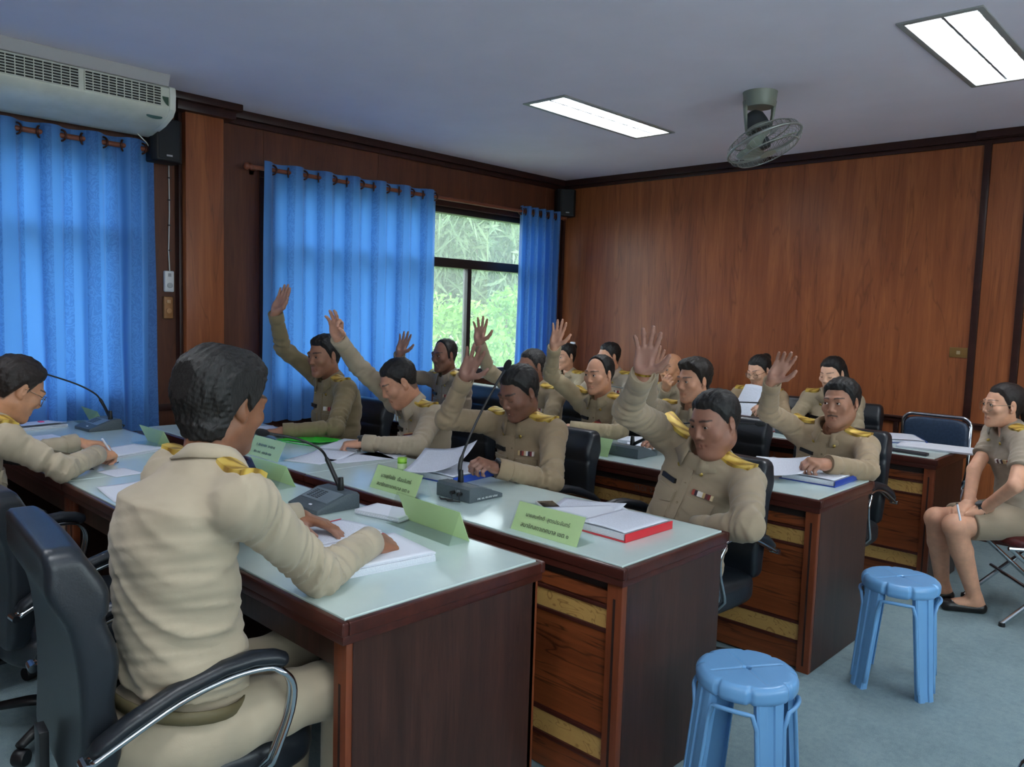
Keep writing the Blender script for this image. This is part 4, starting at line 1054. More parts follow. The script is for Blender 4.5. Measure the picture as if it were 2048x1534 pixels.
def flat_text(body, size, M, mat, name, parent, align='CENTER', depth=.0006):
    cu = bpy.data.curves.new(name, 'FONT'); cu.body = body; cu.size = size; cu.align_x = align; cu.align_y = 'CENTER'; cu.extrude = depth; cu.resolution_u = 3
    o = bpy.data.objects.new(name, cu); COL.objects.link(o); bpy.context.view_layer.update()
    me = bpy.data.meshes.new_from_object(o.evaluated_get(bpy.context.evaluated_depsgraph_get())); bpy.data.objects.remove(o); bpy.data.curves.remove(cu)
    t = bpy.data.objects.new(name, me); COL.objects.link(t); me.materials.clear(); me.materials.append(mat); t.parent = parent; t.matrix_local = M; return t
MB().tube([(-.70-XW, -3.16+3.85, .01), (-.72-XW, -3.1+3.85, -.03), (-.78-XW, -3.04+3.85, -.07), (-.80-XW, -3.0+3.85, -.085)], .004, 6).build('power_cable', plain('cable_white', (206, 204, 196), .5), ac, smooth=True)
M_SPK = plain('speaker_black', (20, 22, 26), .55); M_SPKG = speckled('speaker_grille', (16, 18, 22), (30, 33, 38), 400, .7, .4)
def speaker(lb, loc, rz):
    s_ = empty('wall_speaker', loc, rz); tag(s_, lb, 'speaker', 'black wall speakers')
    MB().prism([(-.085, -.07), (.085, -.07), (.098, .05), (.07, .085), (-.07, .085), (-.098, .05)], -.13, .13).build('cabinet', M_SPK, s_, bevel=.012, seg=3)
    MB().prism([(-.085, .06), (.085, .06), (.062, .09), (-.062, .09)], -.115, .115).build('grille', M_SPKG, s_, bevel=.008)
    MB().b2((-.018, .0895, -.1), (.018, .092, -.09)).build('badge', plain('badge_silver', (170, 172, 176), .3, .8), s_)
    MB().b2((-.03, -.13, -.05), (.03, -.06, .05)).build('bracket', M_SPK, s_, bevel=.004)
    return s_
speaker('black wall speaker beside the air conditioner', (-.745, -2.985, 2.465), R(-90))
speaker('black wall speaker high in the corner above the narrow curtain', (-.765, .93, 2.545), R(-120))
M_THW = plain('thermostat_white', (214, 214, 214), .35); M_CREAM = plain('old_brass_plate', (150, 104, 62), .35, .2)
th = empty('wall_thermostat', (XW+.008, -2.915, 1.605)); tag(th, 'white wall thermostat with a dial hanging on its cable', 'thermostat')
MB().b2((0, -.031, -.068), (.03, .031, .068)).build('case', M_THW, th, bevel=.01, seg=3)
MB().lathe([(.017, .0), (.017, .008), (.014, .011), (0, .011)], 20, Matrix.Translation((.03, 0, -.026)) @ Matrix.Rotation(R(90), 4, 'Y')).build('dial', plain('dial_grey', (176, 178, 180), .3), th, smooth='auto')
MB().b2((.03, -.009, .03), (.033, .009, .052)).build('switch', plain('switch_grey', (150, 152, 156), .4), th, bevel=.001)
MB().tube([(.012, .008, .068), (.008, .004, .2), (.006, .012, .45), (.006, .01, .76)], .0042, 6).build('cable', plain('cable_white', (206, 204, 196), .5), th, smooth=True)
for z in (.2, .36, .52, .66): MB().b2((.0, .002, z-.004), (.014, .018, z+.004)).build('cable_clip', plain('clip_dark', (60, 50, 46), .6), th)
od = empty('old_wall_control', (XW+.008, -2.92, 1.436)); tag(od, 'yellowed old wall control below the white thermostat', 'wall control')
MB().b2((0, -.031, -.072), (.026, .031, .072)).build('case', M_CREAM, od, bevel=.009, seg=3)
MB().lathe([(.017, .0), (.017, .006), (0, .007)], 18, Matrix.Translation((.026, 0, -.02)) @ Matrix.Rotation(R(90), 4, 'Y')).build('dial', plain('dial_tan', (176, 128, 84), .3), od, smooth='auto')
MB().b2((.026, -.012, .028), (.029, .012, .05)).build('switch', plain('switch_tan', (190, 150, 110), .3), od, bevel=.001)
sw = empty('light_switch', (2.785, YB-.008, 1.288)); tag(sw, 'brass wall switch plate on the panelled wall', 'switch')
MB().b2((-.058, -.008, -.035), (.058, 0, .035)).build('plate', plain('brass_plate', (136, 104, 58), .35, .5), sw, bevel=.004)
MB().b2((-.012, -.013, -.012), (.012, -.006, .012)).build('rocker', plain('rocker_tan', (170, 146, 110), .4), sw, bevel=.002)
# ------------------------------------------------------------------ desks
M_WAL = wood('walnut_end', (44, 27, 22), (74, 46, 38), 'Z', 1.0, .36, .4, (34, 22, 20))
M_EDGE = wood('desk_edge', (52, 22, 18), (80, 38, 30), 'X', .8, .3)
M_RED = wood('red_board', (104, 50, 26), (146, 78, 42), 'X', .9, .38, .8, (58, 26, 16))
M_POST = wood('desk_post', (96, 46, 26), (128, 66, 38), 'Z', 1, .38)
M_BURL = burl('burl_strip', (146, 104, 52), (196, 156, 92))
M_DARK = plain('desk_inside', (34, 22, 20), .7)
def top_mat():
    t = NT('desk_glass_top'); v = t.coord('Object'); n = t.noise(v, 4, 4)
    t.base(t.ramp(n, [(.3, s2l((196, 216, 214))), (.7, s2l((208, 226, 222)))])); t.set(Roughness=.22); t.p.inputs['Specular IOR Level'].default_value = .5
    t.p.inputs['Coat Weight'].default_value = .3; t.p.inputs['Coat Roughness'].default_value = .08; return t.m
M_TOP = top_mat(); M_RIM = plain('glass_rim', (214, 232, 224), .15)
def desk(label, x0, x1, yn, yf, front, endR=True, endL=True):
    """front = -1: panelled front on the near side (-Y), +1: on the far side"""
    d = empty('conference_desk', ((x0+x1)/2, (yn+yf)/2, 0)); tag(d, label, 'desk', 'long wooden conference desks')
    ox, oy = (x0+x1)/2, (yn+yf)/2; X0, X1, Y0, Y1 = x0-ox, x1-ox, yn-oy, yf-oy; e = .02
    MB().b2((X0+.002, Y0, .743), (X1-.002, Y1, .75)).build('glass_top', M_TOP, d, bevel=.0015, seg=1)
    for lo, hi in (((X0-e*endL, Y0-e, .712), (X1+e*endR, Y0, .747)), ((X0-e*endL, Y1, .712), (X1+e*endR, Y1+e, .747))):
        MB().b2(lo, hi).build('edge_moulding', M_EDGE, d, bevel=.008, seg=3)
    for cnd, a, b in ((endR, X1, X1+e), (endL, X0-e, X0)):
        if cnd: MB().b2((a, Y0, .712), (b, Y1, .747)).build('edge_moulding', M_EDGE, d, bevel=.006, seg=3)
    MB().b2((X0, Y0-.012, .714), (X1, Y1+.012, .743)).build('core_board', M_DARK, d)
    MB().b2((X0+.0, Y0-.014, .69), (X1+.012*endR, Y1+.014, .712)).build('sub_frame', M_EDGE, d, bevel=.003)
    for cnd, a, b in ((endR, X1-.022, X1+.004), (endL, X0-.0, X0+.026)):
        MB().b2((a, Y0+.022, 0), (b, Y1-.004, .69)).build('end_panel', M_WAL, d, bevel=.002, seg=1)
    fy = Y0-.004 if front < 0 else Y1+.004; sg = front
    def fb(xa, xb, d0, d1, za, zb): # d measured inward from the front plane
        ya, yb_ = sorted((fy-sg*d0, fy-sg*d1)); return MB().b2((xa, ya, za), (xb, yb_, zb))
    for a, b in ((X1-.05, X1+.004), (X0, X0+.05)):
        fb(a, b, 0, .026, 0, .69).build('post', M_POST, d, bevel=.003)
        c = (a+b)/2; fb(c-.004, c+.004, -.0012, .01, .03, .645).build('post_groove', plain('groove_dark', (38, 16, 10), .7), d)
    xa, xb = X0+.05, X1-.05
    fb(xa, xb, .03, .05, .0, .69).build('back_board', M_DARK, d)
    fb(xa, xb, .018, .035, .615, .655).build('shelf_lip', M_RED, d, bevel=.002)
    fb(xa, xb, .008, .024, .602, .613).build('strip_moulding', M_EDGE, d, bevel=.003)
    fb(xa, xb, .016, .03, .54, .604).build('burl_strip', M_BURL, d)
    fb(xa, xb, .008, .024, .528, .541).build('strip_moulding', M_EDGE, d, bevel=.003)
    fb(xa, xb, .018, .03, .212, .53).build('front_board', M_RED, d)
    fb(xa, xb, .008, .024, .198, .212).build('strip_moulding', M_EDGE, d, bevel=.003)
    fb(xa, xb, .016, .03, .126, .2).build('burl_strip', M_BURL, d)
    fb(xa, xb, .008, .024, .113, .127).build('strip_moulding', M_EDGE, d, bevel=.003)
    fb(xa, xb, .018, .03, .01, .114).build('plinth_board', M_RED, d)
    if front > 0:   # the sitters' side faces the room: apron and posts
        MB().b2((X0+.04, Y0+.025, .60), (X1-.04, Y0+.045, .69)).build('apron', M_WAL, d, bevel=.002)
        for a, b in ((X1-.052, X1-.0), (X0, X0+.05)):
            MB().b2((a, Y0+.004, 0), (b, Y0+.03, .69)).build('post', M_POST, d, bevel=.003)
            c = (a+b)/2; MB().b2((c-.004, Y0+.003, .03), (c+.004, Y0+.012, .58)).build('post_groove', plain('groove_dark', (38, 16, 10), .7), d)
    return d
desk('long desk where the dark-haired man sits with his back turned', .92, 2.834, -4.083, -3.41, 1, True, False)
desk('desk with two microphones and papers beside the wide window curtain', -.84, .918, -4.083, -3.41, 1, False, True)
desk('front row desk with the red-spined binder and the phone', 1.362, 3.039, -3.262, -2.682, -1, True, False)
desk('front row desk carrying the bright green folder', -.32, 1.36, -3.262, -2.682, -1, False, True)
desk('second row desk at which the mustached man sits, beside the blue stool', 1.362, 3.06, -1.924, -1.354, -1, True, False)
desk('second row desk nearest the open window pane', -.32, 1.36, -1.924, -1.354, -1, False, True)
desk('back row desk with papers in front of the empty blue chair', 1.362, 3.08, -.433, .13, -1, True, False)
desk('back row desk nearest the window corner', -.32, 1.36, -.433, .13, -1, False, True)

# ------------------------------------------------------------------ plastic stools
M_STOOL = plain('stool_blue', (112, 166, 216), .28, 0, .5)
def stool_proto(loc, label, rz):
    s_ = empty('plastic_stool', loc, rz); tag(s_, label, 'stool', 'blue plastic stools')
    v = Vol((-.18, -.18, .33), (.18, .18, .47), .0036)
    def seat(X, Y, Z):
        r_ = np.sqrt(X*X+Y*Y); a = np.arctan2(Y, X)
        notch = F4(.009)*np.exp(-((np.abs(((a/F4(math.pi/2))-F4(.5)) % 1-F4(.5))-F4(.215))/F4(.03))**2)
        rr_ = F4(.148)-notch; e = F4(.022)
        dr = r_-(rr_-e); dz = np.abs(Z-F4(.421))-(F4(.028)-e)
        d = np.sqrt(np.maximum(dr, 0)**2+np.maximum(dz, 0)**2)+np.minimum(np.maximum(dr, dz), 0)-e
        d = np.maximum(d, -(np.maximum(r_-F4(.132), Z-F4(.43))))                              # hollow underneath
        d = np.maximum(d, -np.maximum(r_-F4(.011), -Z+F4(.3)))                                 # centre hole
        gr = np.minimum(np.abs(X-Y), np.abs(X+Y))*F4(.7071)
        return d+F4(.0022)*np.exp(-(gr/F4(.004))**2)*(Z > .44)*(r_ < .115)
    v.op(seat, (-.17, -.17, .38), (.17, .17, .46), k=0); V, Q = v.mesh(); link('seat', mesh_np('seat', V, Q), M_STOOL, s_)
    def ringr(a, z): return .0
    for k in range(4):
        a = math.pi/4+k*math.pi/2; c, s2 = math.cos(a), math.sin(a); V = []; n = 10
        sec = [(-.038, .0), (-.040, .020), (-.034, .025), (-.012, .026), (-.009, .021), (.009, .021), (.012, .026), (.034, .025), (.040, .020), (.038, .0), (.034, .0), (.035, .019), (.0, .016), (-.035, .019), (-.034, .0)]
        for i in range(n):
            t_ = i/(n-1); z = .40*(1-t_)+.0*t_; rad = .112+.045*t_; ww = 1.08-.18*t_
            fl = 1+.12*max(0, (t_-.93)/.07)
            for x, y in sec:
                rr_ = rad+y*fl; V.append((c*rr_-s2*x*ww, s2*rr_+c*x*ww, z))
        m = len(sec); f = [(i*m+j, i*m+(j+1) % m, (i+1)*m+(j+1) % m, (i+1)*m+j) for i in range(n-1) for j in range(m)]+[tuple(range(m)), tuple(range((n-1)*m, n*m))[::-1]]
        MB().add(V, f).build('leg', M_STOOL, s_, smooth='auto')
    for k in range(4):      # rolled rim that arches between the legs
        al = math.pi/4+k*math.pi/2; ar = al+math.pi/2
        def edge(a, sg, z):
            t_ = 1-z/.40; rad = .112+.045*t_+.021; x = sg*.041*(1.08-.18*t_); return Vector((math.cos(a)*rad-math.sin(a)*x, math.sin(a)*rad+math.cos(a)*x, z))
        W = [edge(al, 1, .03+.30*i/7) for i in range(8)]
        W += [Vector((.150*math.cos(al+.40+(math.pi/2-.80)*i/9), .150*math.sin(al+.40+(math.pi/2-.80)*i/9), .374+.004*math.sin(math.pi*i/9))) for i in range(10)]
        W += [edge(ar, -1, .33-.30*i/7) for i in range(8)]
        MB().tube(W, .0068, 8).build('rim', M_STOOL, s_, smooth=True)
    return s_
sp_ = stool_proto((3.305, -2.985, 0), 'blue plastic stool beside the front row desk end', R(12))
c = copy_tree(sp_); c.location = (3.335, -1.72, 0); c.rotation_euler = (0, 0, R(14)); c['label'] = 'blue plastic stool beside the second row desk and the seated woman'

# ------------------------------------------------------------------ office chairs
def leather():
    t = NT('black_leatherette'); v = t.coord('Object'); n = t.noise(v, 5, 3); f = t.noise(v, 240, 3)
    t.base(t.ramp(n, [(.3, s2l((22, 26, 32))), (.7, s2l((34, 40, 48)))])); t.set(Roughness=.36); b = t.bump(f, .16, .002); return t.m
M_LEA = leather(); M_CHR = plain('chrome', (190, 196, 202), .18, 1.0); M_BLK = plain('black_plastic', (20, 21, 24), .4)
def sdf_obj(name, V, Q, mat, parent): return link(name, mesh_np(name, V, Q), mat, parent)
def chair_proto(loc, label, rz, bh=.285):
    HH = 2*bh-.04; zc_ = HH/2
    c = empty('office_chair', loc, rz); tag(c, label, 'chair', 'black office chairs')      # faces +y, seat centre at origin
    v = Vol((-.29, -.27, .28), (.29, .30, .50), .008)
    v.ell((0, .0, .375), (.26, .265, .065), k=.02, p=4.5); v.ell((0, .215, .375), (.23, .06, .05), k=.03)
    V, Q = v.mesh(); sdf_obj('seat', V, Q, M_LEA, c)
    # backrest: leaning, cushioned, with a rolled head pad
    v = Vol((-.29, -.45, .36), (.29, -.12, 1.02), .008); th = R(9)
    def back(X, Y, Z):
        zz = (Z-F4(.42)); yy = Y+F4(.25)+zz*F4(math.tan(th))-F4(.05)*np.sin(zz*F4(4.6)); w = F4(.235)+F4(.02)*np.sin(np.clip(zz/F4(.55), 0, 1)*F4(3.1))
        
        dx = np.maximum(np.abs(X)-w+F4(.035), 0); dz = np.maximum(np.abs(zz-F4(zc_))-F4(bh-.035), 0); d2 = np.sqrt(dx*dx+dz*dz)-F4(.035)
        cush = np.where(yy > 0, F4(.036)+F4(.010)*np.cos(X*F4(5.5))+F4(.008)*np.cos((zz-.1)*F4(30))*(zz < HH-.13), F4(.036))+F4(.020)*np.exp(-((zz-F4(HH-.075))/F4(.05))**2)
        dd = np.abs(yy)-cush; e = F4(.02)
        return np.sqrt(np.maximum(dd+e, 0)**2+np.maximum(d2+e, 0)**2)-e+np.minimum(np.maximum(dd+e, d2+e), 0)
    v.op(back, (-.27, -.42, .38), (.27, -.16, .46+HH), k=0); V, Q = v.mesh(); sdf_obj('backrest', V, Q, M_LEA, c)
    pip = []
    for k in range(15):
        x = -.2+.4*k/14; zz = HH+.005; y = -.25-zz*math.tan(th)+.05*math.sin(zz*4.6); pip.append((x, y+.028, .42+zz+.004-.012*abs(x/.2)**4))
    MB().tube(pip, .004, 6).build('piping', plain('piping_black', (30, 34, 40), .3), c, smooth=True)
    for s_ in (-1, 1):
        x = s_*.285
        arc = [(x-s_*.01, -.27, .545), (x, -.2, .592), (x, -.1, .635), (x, .0, .66), (x, .07, .664), (x, .12, .655), (x, .15, .638)]
        P = []
        for i in range(len(arc)-1):
            for k in range(4): P.append(tuple(np.array(arc[i])*(1-k/4)+np.array(arc[i+1])*k/4))
        P.append(arc[-1])
        ar = MB().tube(P, [.016]+[.026]*(len(P)-2)+[.016], 12, flat=.72, up=(0, 0, 1)).build('armrest', M_LEA, c, smooth=True)
        for dx in (-.012, .012):
            lp0 = [(-.275, .532), (-.2, .568), (-.1, .611), (.0, .636), (.08, .639), (.13, .625), (.16, .585), (.155, .52), (.12, .43), (.09, .355)]
            lp = []
            for i in range(len(lp0)-1):
                for k in range(4):
                    p0, p1, p2, p3 = [np.array(lp0[min(max(j, 0), len(lp0)-1)]) for j in (i-1, i, i+1, i+2)]; t_ = k/4
                    q = .5*(2*p1+(p2-p0)*t_+(2*p0-5*p1+4*p2-p3)*t_*t_+(3*p1-p0-3*p2+p3)*t_**3); lp.append((x+dx-s_*.05*max(0, (.41-q[1])/.055)*(i > 5)+s_*.012*(i > 4), q[0], q[1]))
            lp.append((x+dx-s_*.05, .09, .355))
            MB().tube(lp, .0075, 8).build('arm_tube', M_CHR, ar, smooth=True)
        MB().tube([(x-.02, -.282, .53), (x+.02, -.282, .53)], .011, 10).build('arm_end', M_CHR, ar, smooth='auto')
    MB().b2((-.12, -.12, .285), (.12, .12, .315)).build('seat_plate', M_BLK, c, bevel=.006)
    MB().b2((-.03, -.31, .29), (.03, -.1, .305)).b2((-.03, -.32, .29), (.03, -.3, .5)).build('back_bracket', M_BLK, c, bevel=.003)
    MB().lathe([(.0, .29), (.024, .29), (.024, .2), (.03, .2), (.03, .1), (.05, .09), (.05, .06), (0, .06)], 16).build('column', M_BLK, c, smooth='auto')
    for k in range(5):
        a = 2*math.pi*k/5+.3; d = Vector((math.cos(a), math.sin(a), 0))
        lg = MB().tube([d*.03+Vector((0, 0, .09)), d*.16+Vector((0, 0, .085)), d*.29+Vector((0, 0, .068))], [.026, .022, .016], 8, flat=.8).build('base_leg', M_BLK, c, smooth=True)
        mt = Matrix.Translation(d*.285+Vector((0, 0, .027))) @ Matrix.Rotation(a+math.pi/2, 4, 'Z') @ Matrix.Rotation(R(90), 4, 'Y')
        MB().lathe([(.0, -.02), (.024, -.02), (.027, -.015), (.027, .015), (.024, .02), (0, .02)], 14, mt).build('caster', M_BLK, lg, smooth='auto')
    return c
chair0 = chair_proto((2.55, -4.52, 0), 'black leather office chair of the dark-haired man with his back turned', R(-4))
chair1 = chair_proto((1.42, -4.22, 0), 'empty black office chair between the two men facing away', R(4), .25)
def chair(x, y, rz, label):
    c = copy_tree(chair1); c.location = (x, y, 0); c.rotation_euler = (0, 0, rz); c['label'] = label; return c

# ------------------------------------------------------------------ chrome framed chairs
M_NAVY = speckled('navy_vinyl', (36, 52, 74), (46, 64, 88), 60, .4, .1); M_REDV = speckled('red_vinyl', (70, 22, 24), (92, 30, 32), 60, .45, .1)
def frame_chair(name, loc, rz, label, pad, seatz=.44, backz=(.58, .87)):
    c = empty(name, loc, rz); tag(c, label, 'chair')     # faces +y
    v = Vol((-.25, -.25, seatz-.06), (.25, .25, seatz+.04), .009); v.ell((0, 0, seatz-.005), (.215, .21, .032), k=0, p=4); V, Q = v.mesh(); sdf_obj('seat', V, Q, pad, c)
    b0, b1 = backz; v = Vol((-.25, -.32, b0-.03), (.25, -.17, b1+.03), .008)
    v.ell((0, -.245, (b0+b1)/2), (.198, .026, (b1-b0)/2-.012), k=0, p=5); V, Q = v.mesh(); sdf_obj('backrest', V, Q, pad, c)
    zt = b1+.004
    pts = [(-.19, -.20, seatz-.03), (-.205, -.225, seatz+.05), (-.208, -.242, b0), (-.208, -.246, zt-.06)]
    for k in range(7): a = math.pi-math.pi/2*k/6; pts.append((-.148+.06*math.cos(a), -.248, zt-.06+.06*math.sin(a)))
    for k in range(7): a = math.pi/2-math.pi/2*k/6; pts.append((.148+.06*math.cos(a), -.248, zt-.06+.06*math.sin(a)))
    pts += [(.208, -.242, b0), (.205, -.225, seatz+.05), (.19, -.20, seatz-.03)]
    MB().tube(pts, .0125, 10).build('back_frame', M_CHR, c, smooth=True)
    for s_ in (-1, 1):
        MB().tube([(s_*.2, -.2, seatz-.03), (s_*.21, .21, .012)], .0115, 10).build('leg', M_CHR, c, smooth='auto')
        MB().tube([(s_*.185, .19, seatz-.03), (s_*.195, -.24, .012)], .0115, 10).build('leg', M_CHR, c, smooth='auto')
        MB().tube([(s_*.19, -.2, seatz-.032), (s_*.19, .2, seatz-.032)], .0105, 8).build('seat_rail', M_CHR, c, smooth='auto')
        for y in (.21, -.24): MB().lathe([(.0, .0), (.016, 0), (.015, .02), (0, .02)], 10, Matrix.Translation((s_*(.21 if y > 0 else .195), y, 0))).build('foot_cap', M_BLK, c, smooth='auto')
    for y, z in ((.09, .19), (-.12, .16)): MB().tube([(-.2, y, z), (.2, y, z)], .009, 8).build('crossbar', M_CHR, c, smooth='auto')
    return c
frame_chair('banquet_chair', (2.78, .40, 0), R(180), 'empty navy vinyl chair with a chrome frame behind the back row desk', M_NAVY)
# ------------------------------------------------------------------ paper, folders, nameplates, microphones
def paper_mat(name, rgb, lines=0.0, freq=24):
    if name in _plain: return _plain[name]
    t = NT(name); uv = t.new('ShaderNodeTexCoord'); c = s2l(rgb)
    if lines:
        sx = t.new('ShaderNodeSeparateXYZ'); t.l(uv.outputs['UV'], sx.inputs[0])
        w = t.math('GREATER_THAN', t.math('FRACT', t.math('MULTIPLY', sx.outputs[1], freq)), .55)
        mp = t.new('ShaderNodeMapping'); mp.inputs['Scale'].default_value = (60, freq, 1); t.l(uv.outputs['UV'], mp.inputs[0]); n = t.noise(mp.outputs[0], 1.0, 2)
        inx = t.math('MULTIPLY', t.math('GREATER_THAN', sx.outputs[0], .1), t.math('LESS_THAN', sx.outputs[0], .9)); iny = t.math('MULTIPLY', t.math('GREATER_THAN', sx.outputs[1], .08), t.math('LESS_THAN', sx.outputs[1], .92))
        k = t.math('MULTIPLY', t.math('MULTIPLY', w, t.math('GREATER_THAN', n, .48)), t.math('MULTIPLY', inx, iny)); t.base(t.mix(t.math('MULTIPLY', k, lines), c, s2l((70, 76, 90))))
    else: t.base(c)
    t.set(Roughness=.75); t.p.inputs['Specular IOR Level'].default_value = .25; _plain[name] = t.m; return t.m
M_PAP = paper_mat('paper_white', (224, 228, 238)); M_PRT = paper_mat('paper_printed', (220, 224, 236), .22, 34); M_PST = speckled('paper_edges', (206, 211, 222), (224, 228, 236), 300, .8, 0)
def sheet_mesh(w, h, fn, nu=12, nv=14, th=.0008):
    V = []; UV = []
    for i in range(nu):
        for j in range(nv):
            a, b = i/(nu-1), j/(nv-1); V.append(((a-.5)*w, (b-.5)*h, fn(a, b))); UV.append((a, b))
    V = np.array(V); n = len(V); V2 = V.copy(); V2[:, 2] -= th; Q = []
    for i in range(nu-1):
        for j in range(nv-1):
            q = (i*nv+j, (i+1)*nv+j, (i+1)*nv+j+1, i*nv+j+1); Q.append(q); Q.append(tuple(k+n for k in q[::-1]))
    rim = [i*nv for i in range(nu)]+[(nu-1)*nv+j for j in range(1, nv)]+[i*nv+nv-1 for i in range(nu-2, -1, -1)]+[j for j in range(nv-2, 0, -1)]
    for a, b in zip(rim, rim[1:]+rim[:1]): Q.append((b, a, a+n, b+n))
    me = mesh_np('sheet', np.concatenate([V, V2]), Q); uv = me.uv_layers.new(name='UVMap'); U = np.array(UV+UV, F4); uv.data.foreach_set('uv', U[np.array(Q).ravel()].ravel()); return me
def P3(px, z=.75): return onz(px[0], px[1], z)
def sheet(px, rz, label, z=.7512, w=.21, h=.297, curl=0.0, mat=None, group='loose paper sheets', pos=None, cat='paper', lift=0.0):
    p = np.array(pos) if pos is not None else P3(px, z)
    me = sheet_mesh(w, h, lambda a, b: .001+curl*(a**3*.5+b*b*.5)*.12+lift*max(0, b-.5)**2*.5)
    o = link('paper_sheet', me, mat or M_PRT); o.location = (p[0], p[1], z); o.rotation_euler = (0, 0, R(rz)); tag(o, label, cat, group); return o
def stack(px, rz, label, th=.02, z=.7505, w=.21, h=.297, top=None, group='paper stacks', curl=0.0):
    p = P3(px, z); r_ = empty('paper_stack', (p[0], p[1], z), R(rz)); tag(r_, label, 'paper stack', group)
    n = 5
    for k in range(n):
        z0 = th*k/n; j = random.uniform(-.004, .004); MB().b2((-w/2+j, -h/2-j, z0), (w/2+j, h/2-j, z0+th/n-.0004)).build('sheaf', M_PST, r_)
    link('top_sheet', sheet_mesh(w, h, lambda a, b: th+.0012+curl*a*a*.03), top or M_PAP, r_); return r_
def binder(px, rz, label, spine, th=.03, w=.23, h=.31, z=.7505, side=1, pages=True, name='ring_binder', inner=(206, 212, 224), pos=None):
    p = pos if pos is not None else P3(px, z); r_ = empty(name, (p[0], p[1], z), R(rz)); tag(r_, label, 'binder', 'document binders')
    m = plain('binder_%d_%d_%d' % spine, spine, .35)
    MB().b2((-w/2, -h/2, 0), (w/2, h/2, .003)).build('back_cover', m, r_, bevel=.001, seg=1)
    MB().b2((side*w/2-.004, -h/2, 0), (side*w/2, h/2, th)).build('spine', m, r_, bevel=.0015)
    n = 4
    for k in range(n): MB().b2((-w/2+.01, -h/2+.008, .004+(th-.006)*k/n), (w/2-.012, h/2-.008, .004+(th-.006)*(k+1)/n-.0005)).build('sheaf', M_PST, r_)
    if pages: link('top_sheet', sheet_mesh(w-.022, h-.016, lambda a, b: th+.001+.004*math.sin(a*3)), M_PRT, r_)
    return r_
M_ACR = None
def acrylic():
    global M_ACR
    if M_ACR: return M_ACR
    t = NT('clear_acrylic'); t.n.remove(t.p); a = t.new('ShaderNodeBsdfTransparent'); b = t.new('ShaderNodeBsdfGlossy'); b.inputs['Roughness'].default_value = .04; a.inputs[0].default_value = (.97, .99, .98, 1)
    mx = t.new('ShaderNodeMixShader'); mx.inputs[0].default_value = .05; t.l(a.outputs[0], mx.inputs[1]); t.l(b.outputs[0], mx.inputs[2]); t.l(mx.outputs[0], t.out.inputs[0]); M_ACR = t.m; return t.m
M_CARD = plain('green_card', (206, 230, 168), .6); M_INK = plain('black_ink', (34, 40, 36), .7); M_INKG = plain('grey_ink', (96, 112, 92), .7)
def nameplate(x, y, rz, label, text=None, w=.28, hgt=.088, ink=None):
    r_ = empty('name_plate', (x, y, .7502), R(rz)); tag(r_, label, 'name plate', 'green name plates')     # front faces -y
    d = .042; sl = math.hypot(hgt, d)
    for s_ in (-1, 1):
        ang = math.atan2(hgt, d)
        V = [(-w/2, s_*d, 0), (w/2, s_*d, 0), (w/2, 0, hgt), (-w/2, 0, hgt)]; n = Vector((0, s_*hgt, d)).normalized()
        def slab(o0, o1, k=1.0): 
            return [Vector(q)*1.0+n*o0 for q in V]+[Vector(q)+n*o1 for q in V]
        F = [(0, 1, 2, 3), (7, 6, 5, 4), (0, 4, 5, 1), (1, 5, 6, 2), (2, 6, 7, 3), (3, 7, 4, 0)]
        if s_ < 0: MB().add(slab(-.0005, .0005), F).build('card', M_CARD, r_)
        ex = .004; V = [(-w/2-ex, s_*(d+.001), 0), (w/2+ex, s_*(d+.001), 0), (w/2+ex, 0, hgt+.003), (-w/2-ex, 0, hgt+.003)]
        MB().add(slab(.0012, .0032), F).build('acrylic_face', acrylic(), r_)
    MB().b2((-w/2-.004, -d, .0), (w/2+.004, d, .0015)).build('acrylic_base', acrylic(), r_)
    if text:
        th = math.atan2(d, hgt); base = Matrix.Rotation(math.pi/2-th, 4, 'X')
        for k, (ln, sz) in enumerate(text):
            f = .60-.36*k; q = Vector((0, -d*(1-f), hgt*f)); 
            if isinstance(ln, int):                       # blurred, unreadable line
                rr = random.Random(ln); x = -w*.3; mb = MB(); M0 = Matrix.Translation(q+Vector((0, -hgt, d)).normalized()*.0036) @ base
                while x < w*.3:
                    g = rr.uniform(.006, .011); hh = rr.uniform(.007, .012)
                    if rr.random() > .14: mb.box(M0 @ Vector((x, 0, 0)), (g*.55, hh, .0004), M=M0.to_3x3())
                    x += g
                mb.build('lettering', ink or M_INK, r_)['kind'] = 'stuff'; continue
            M0 = Matrix.Translation(q+Vector((0, -hgt, d)).normalized()*.0036) @ base
            o = flat_text(ln, sz, M0, ink or M_INK, 'lettering', r_, depth=.0002); o['kind'] = 'stuff'
            xs = [v_.co.x for v_ in o.data.vertices]; k_ = min(.78, (.66 if k == 0 else .72)*w/max(.01, max(xs)-min(xs))); o.matrix_local = M0 @ Matrix.Scale(k_, 4)
    return r_
PL = .285
nameplate(-.60, -3.49, 178, 'green name plate beside the microphone next to the window curtain', w=PL)
nameplate(.30, -3.50, 181, 'green name plate in front of the man writing with a pen', w=PL)
nameplate(1.42, -3.485, 180, 'green name plate behind the head of the dark-haired man', w=PL)
nameplate(2.40, -3.465, 177, 'blank green name plate in front of the hands of the dark-haired man', w=.33, hgt=.1)
nameplate(.925, -3.195, 0, 'name plate with faint lettering before the green folder', [(3, 0), (5, 0)], w=PL, ink=M_INKG)
nameplate(1.885, -3.17, 0, 'name plate beside the microphone with loose cables', [('นายสุกัจชัย  เรืองจันทร์', .033), ('สมาชิกสภาเทศบาล เขต ๑', .030)], w=PL)
nameplate(2.69, -3.18, 0, 'name plate beside the phone and the red-spined binder', [('นายสมศักดิ์  สูตรประจันทร์', .033), ('สมาชิกสภาเทศบาล เขต ๑', .030)], w=PL)
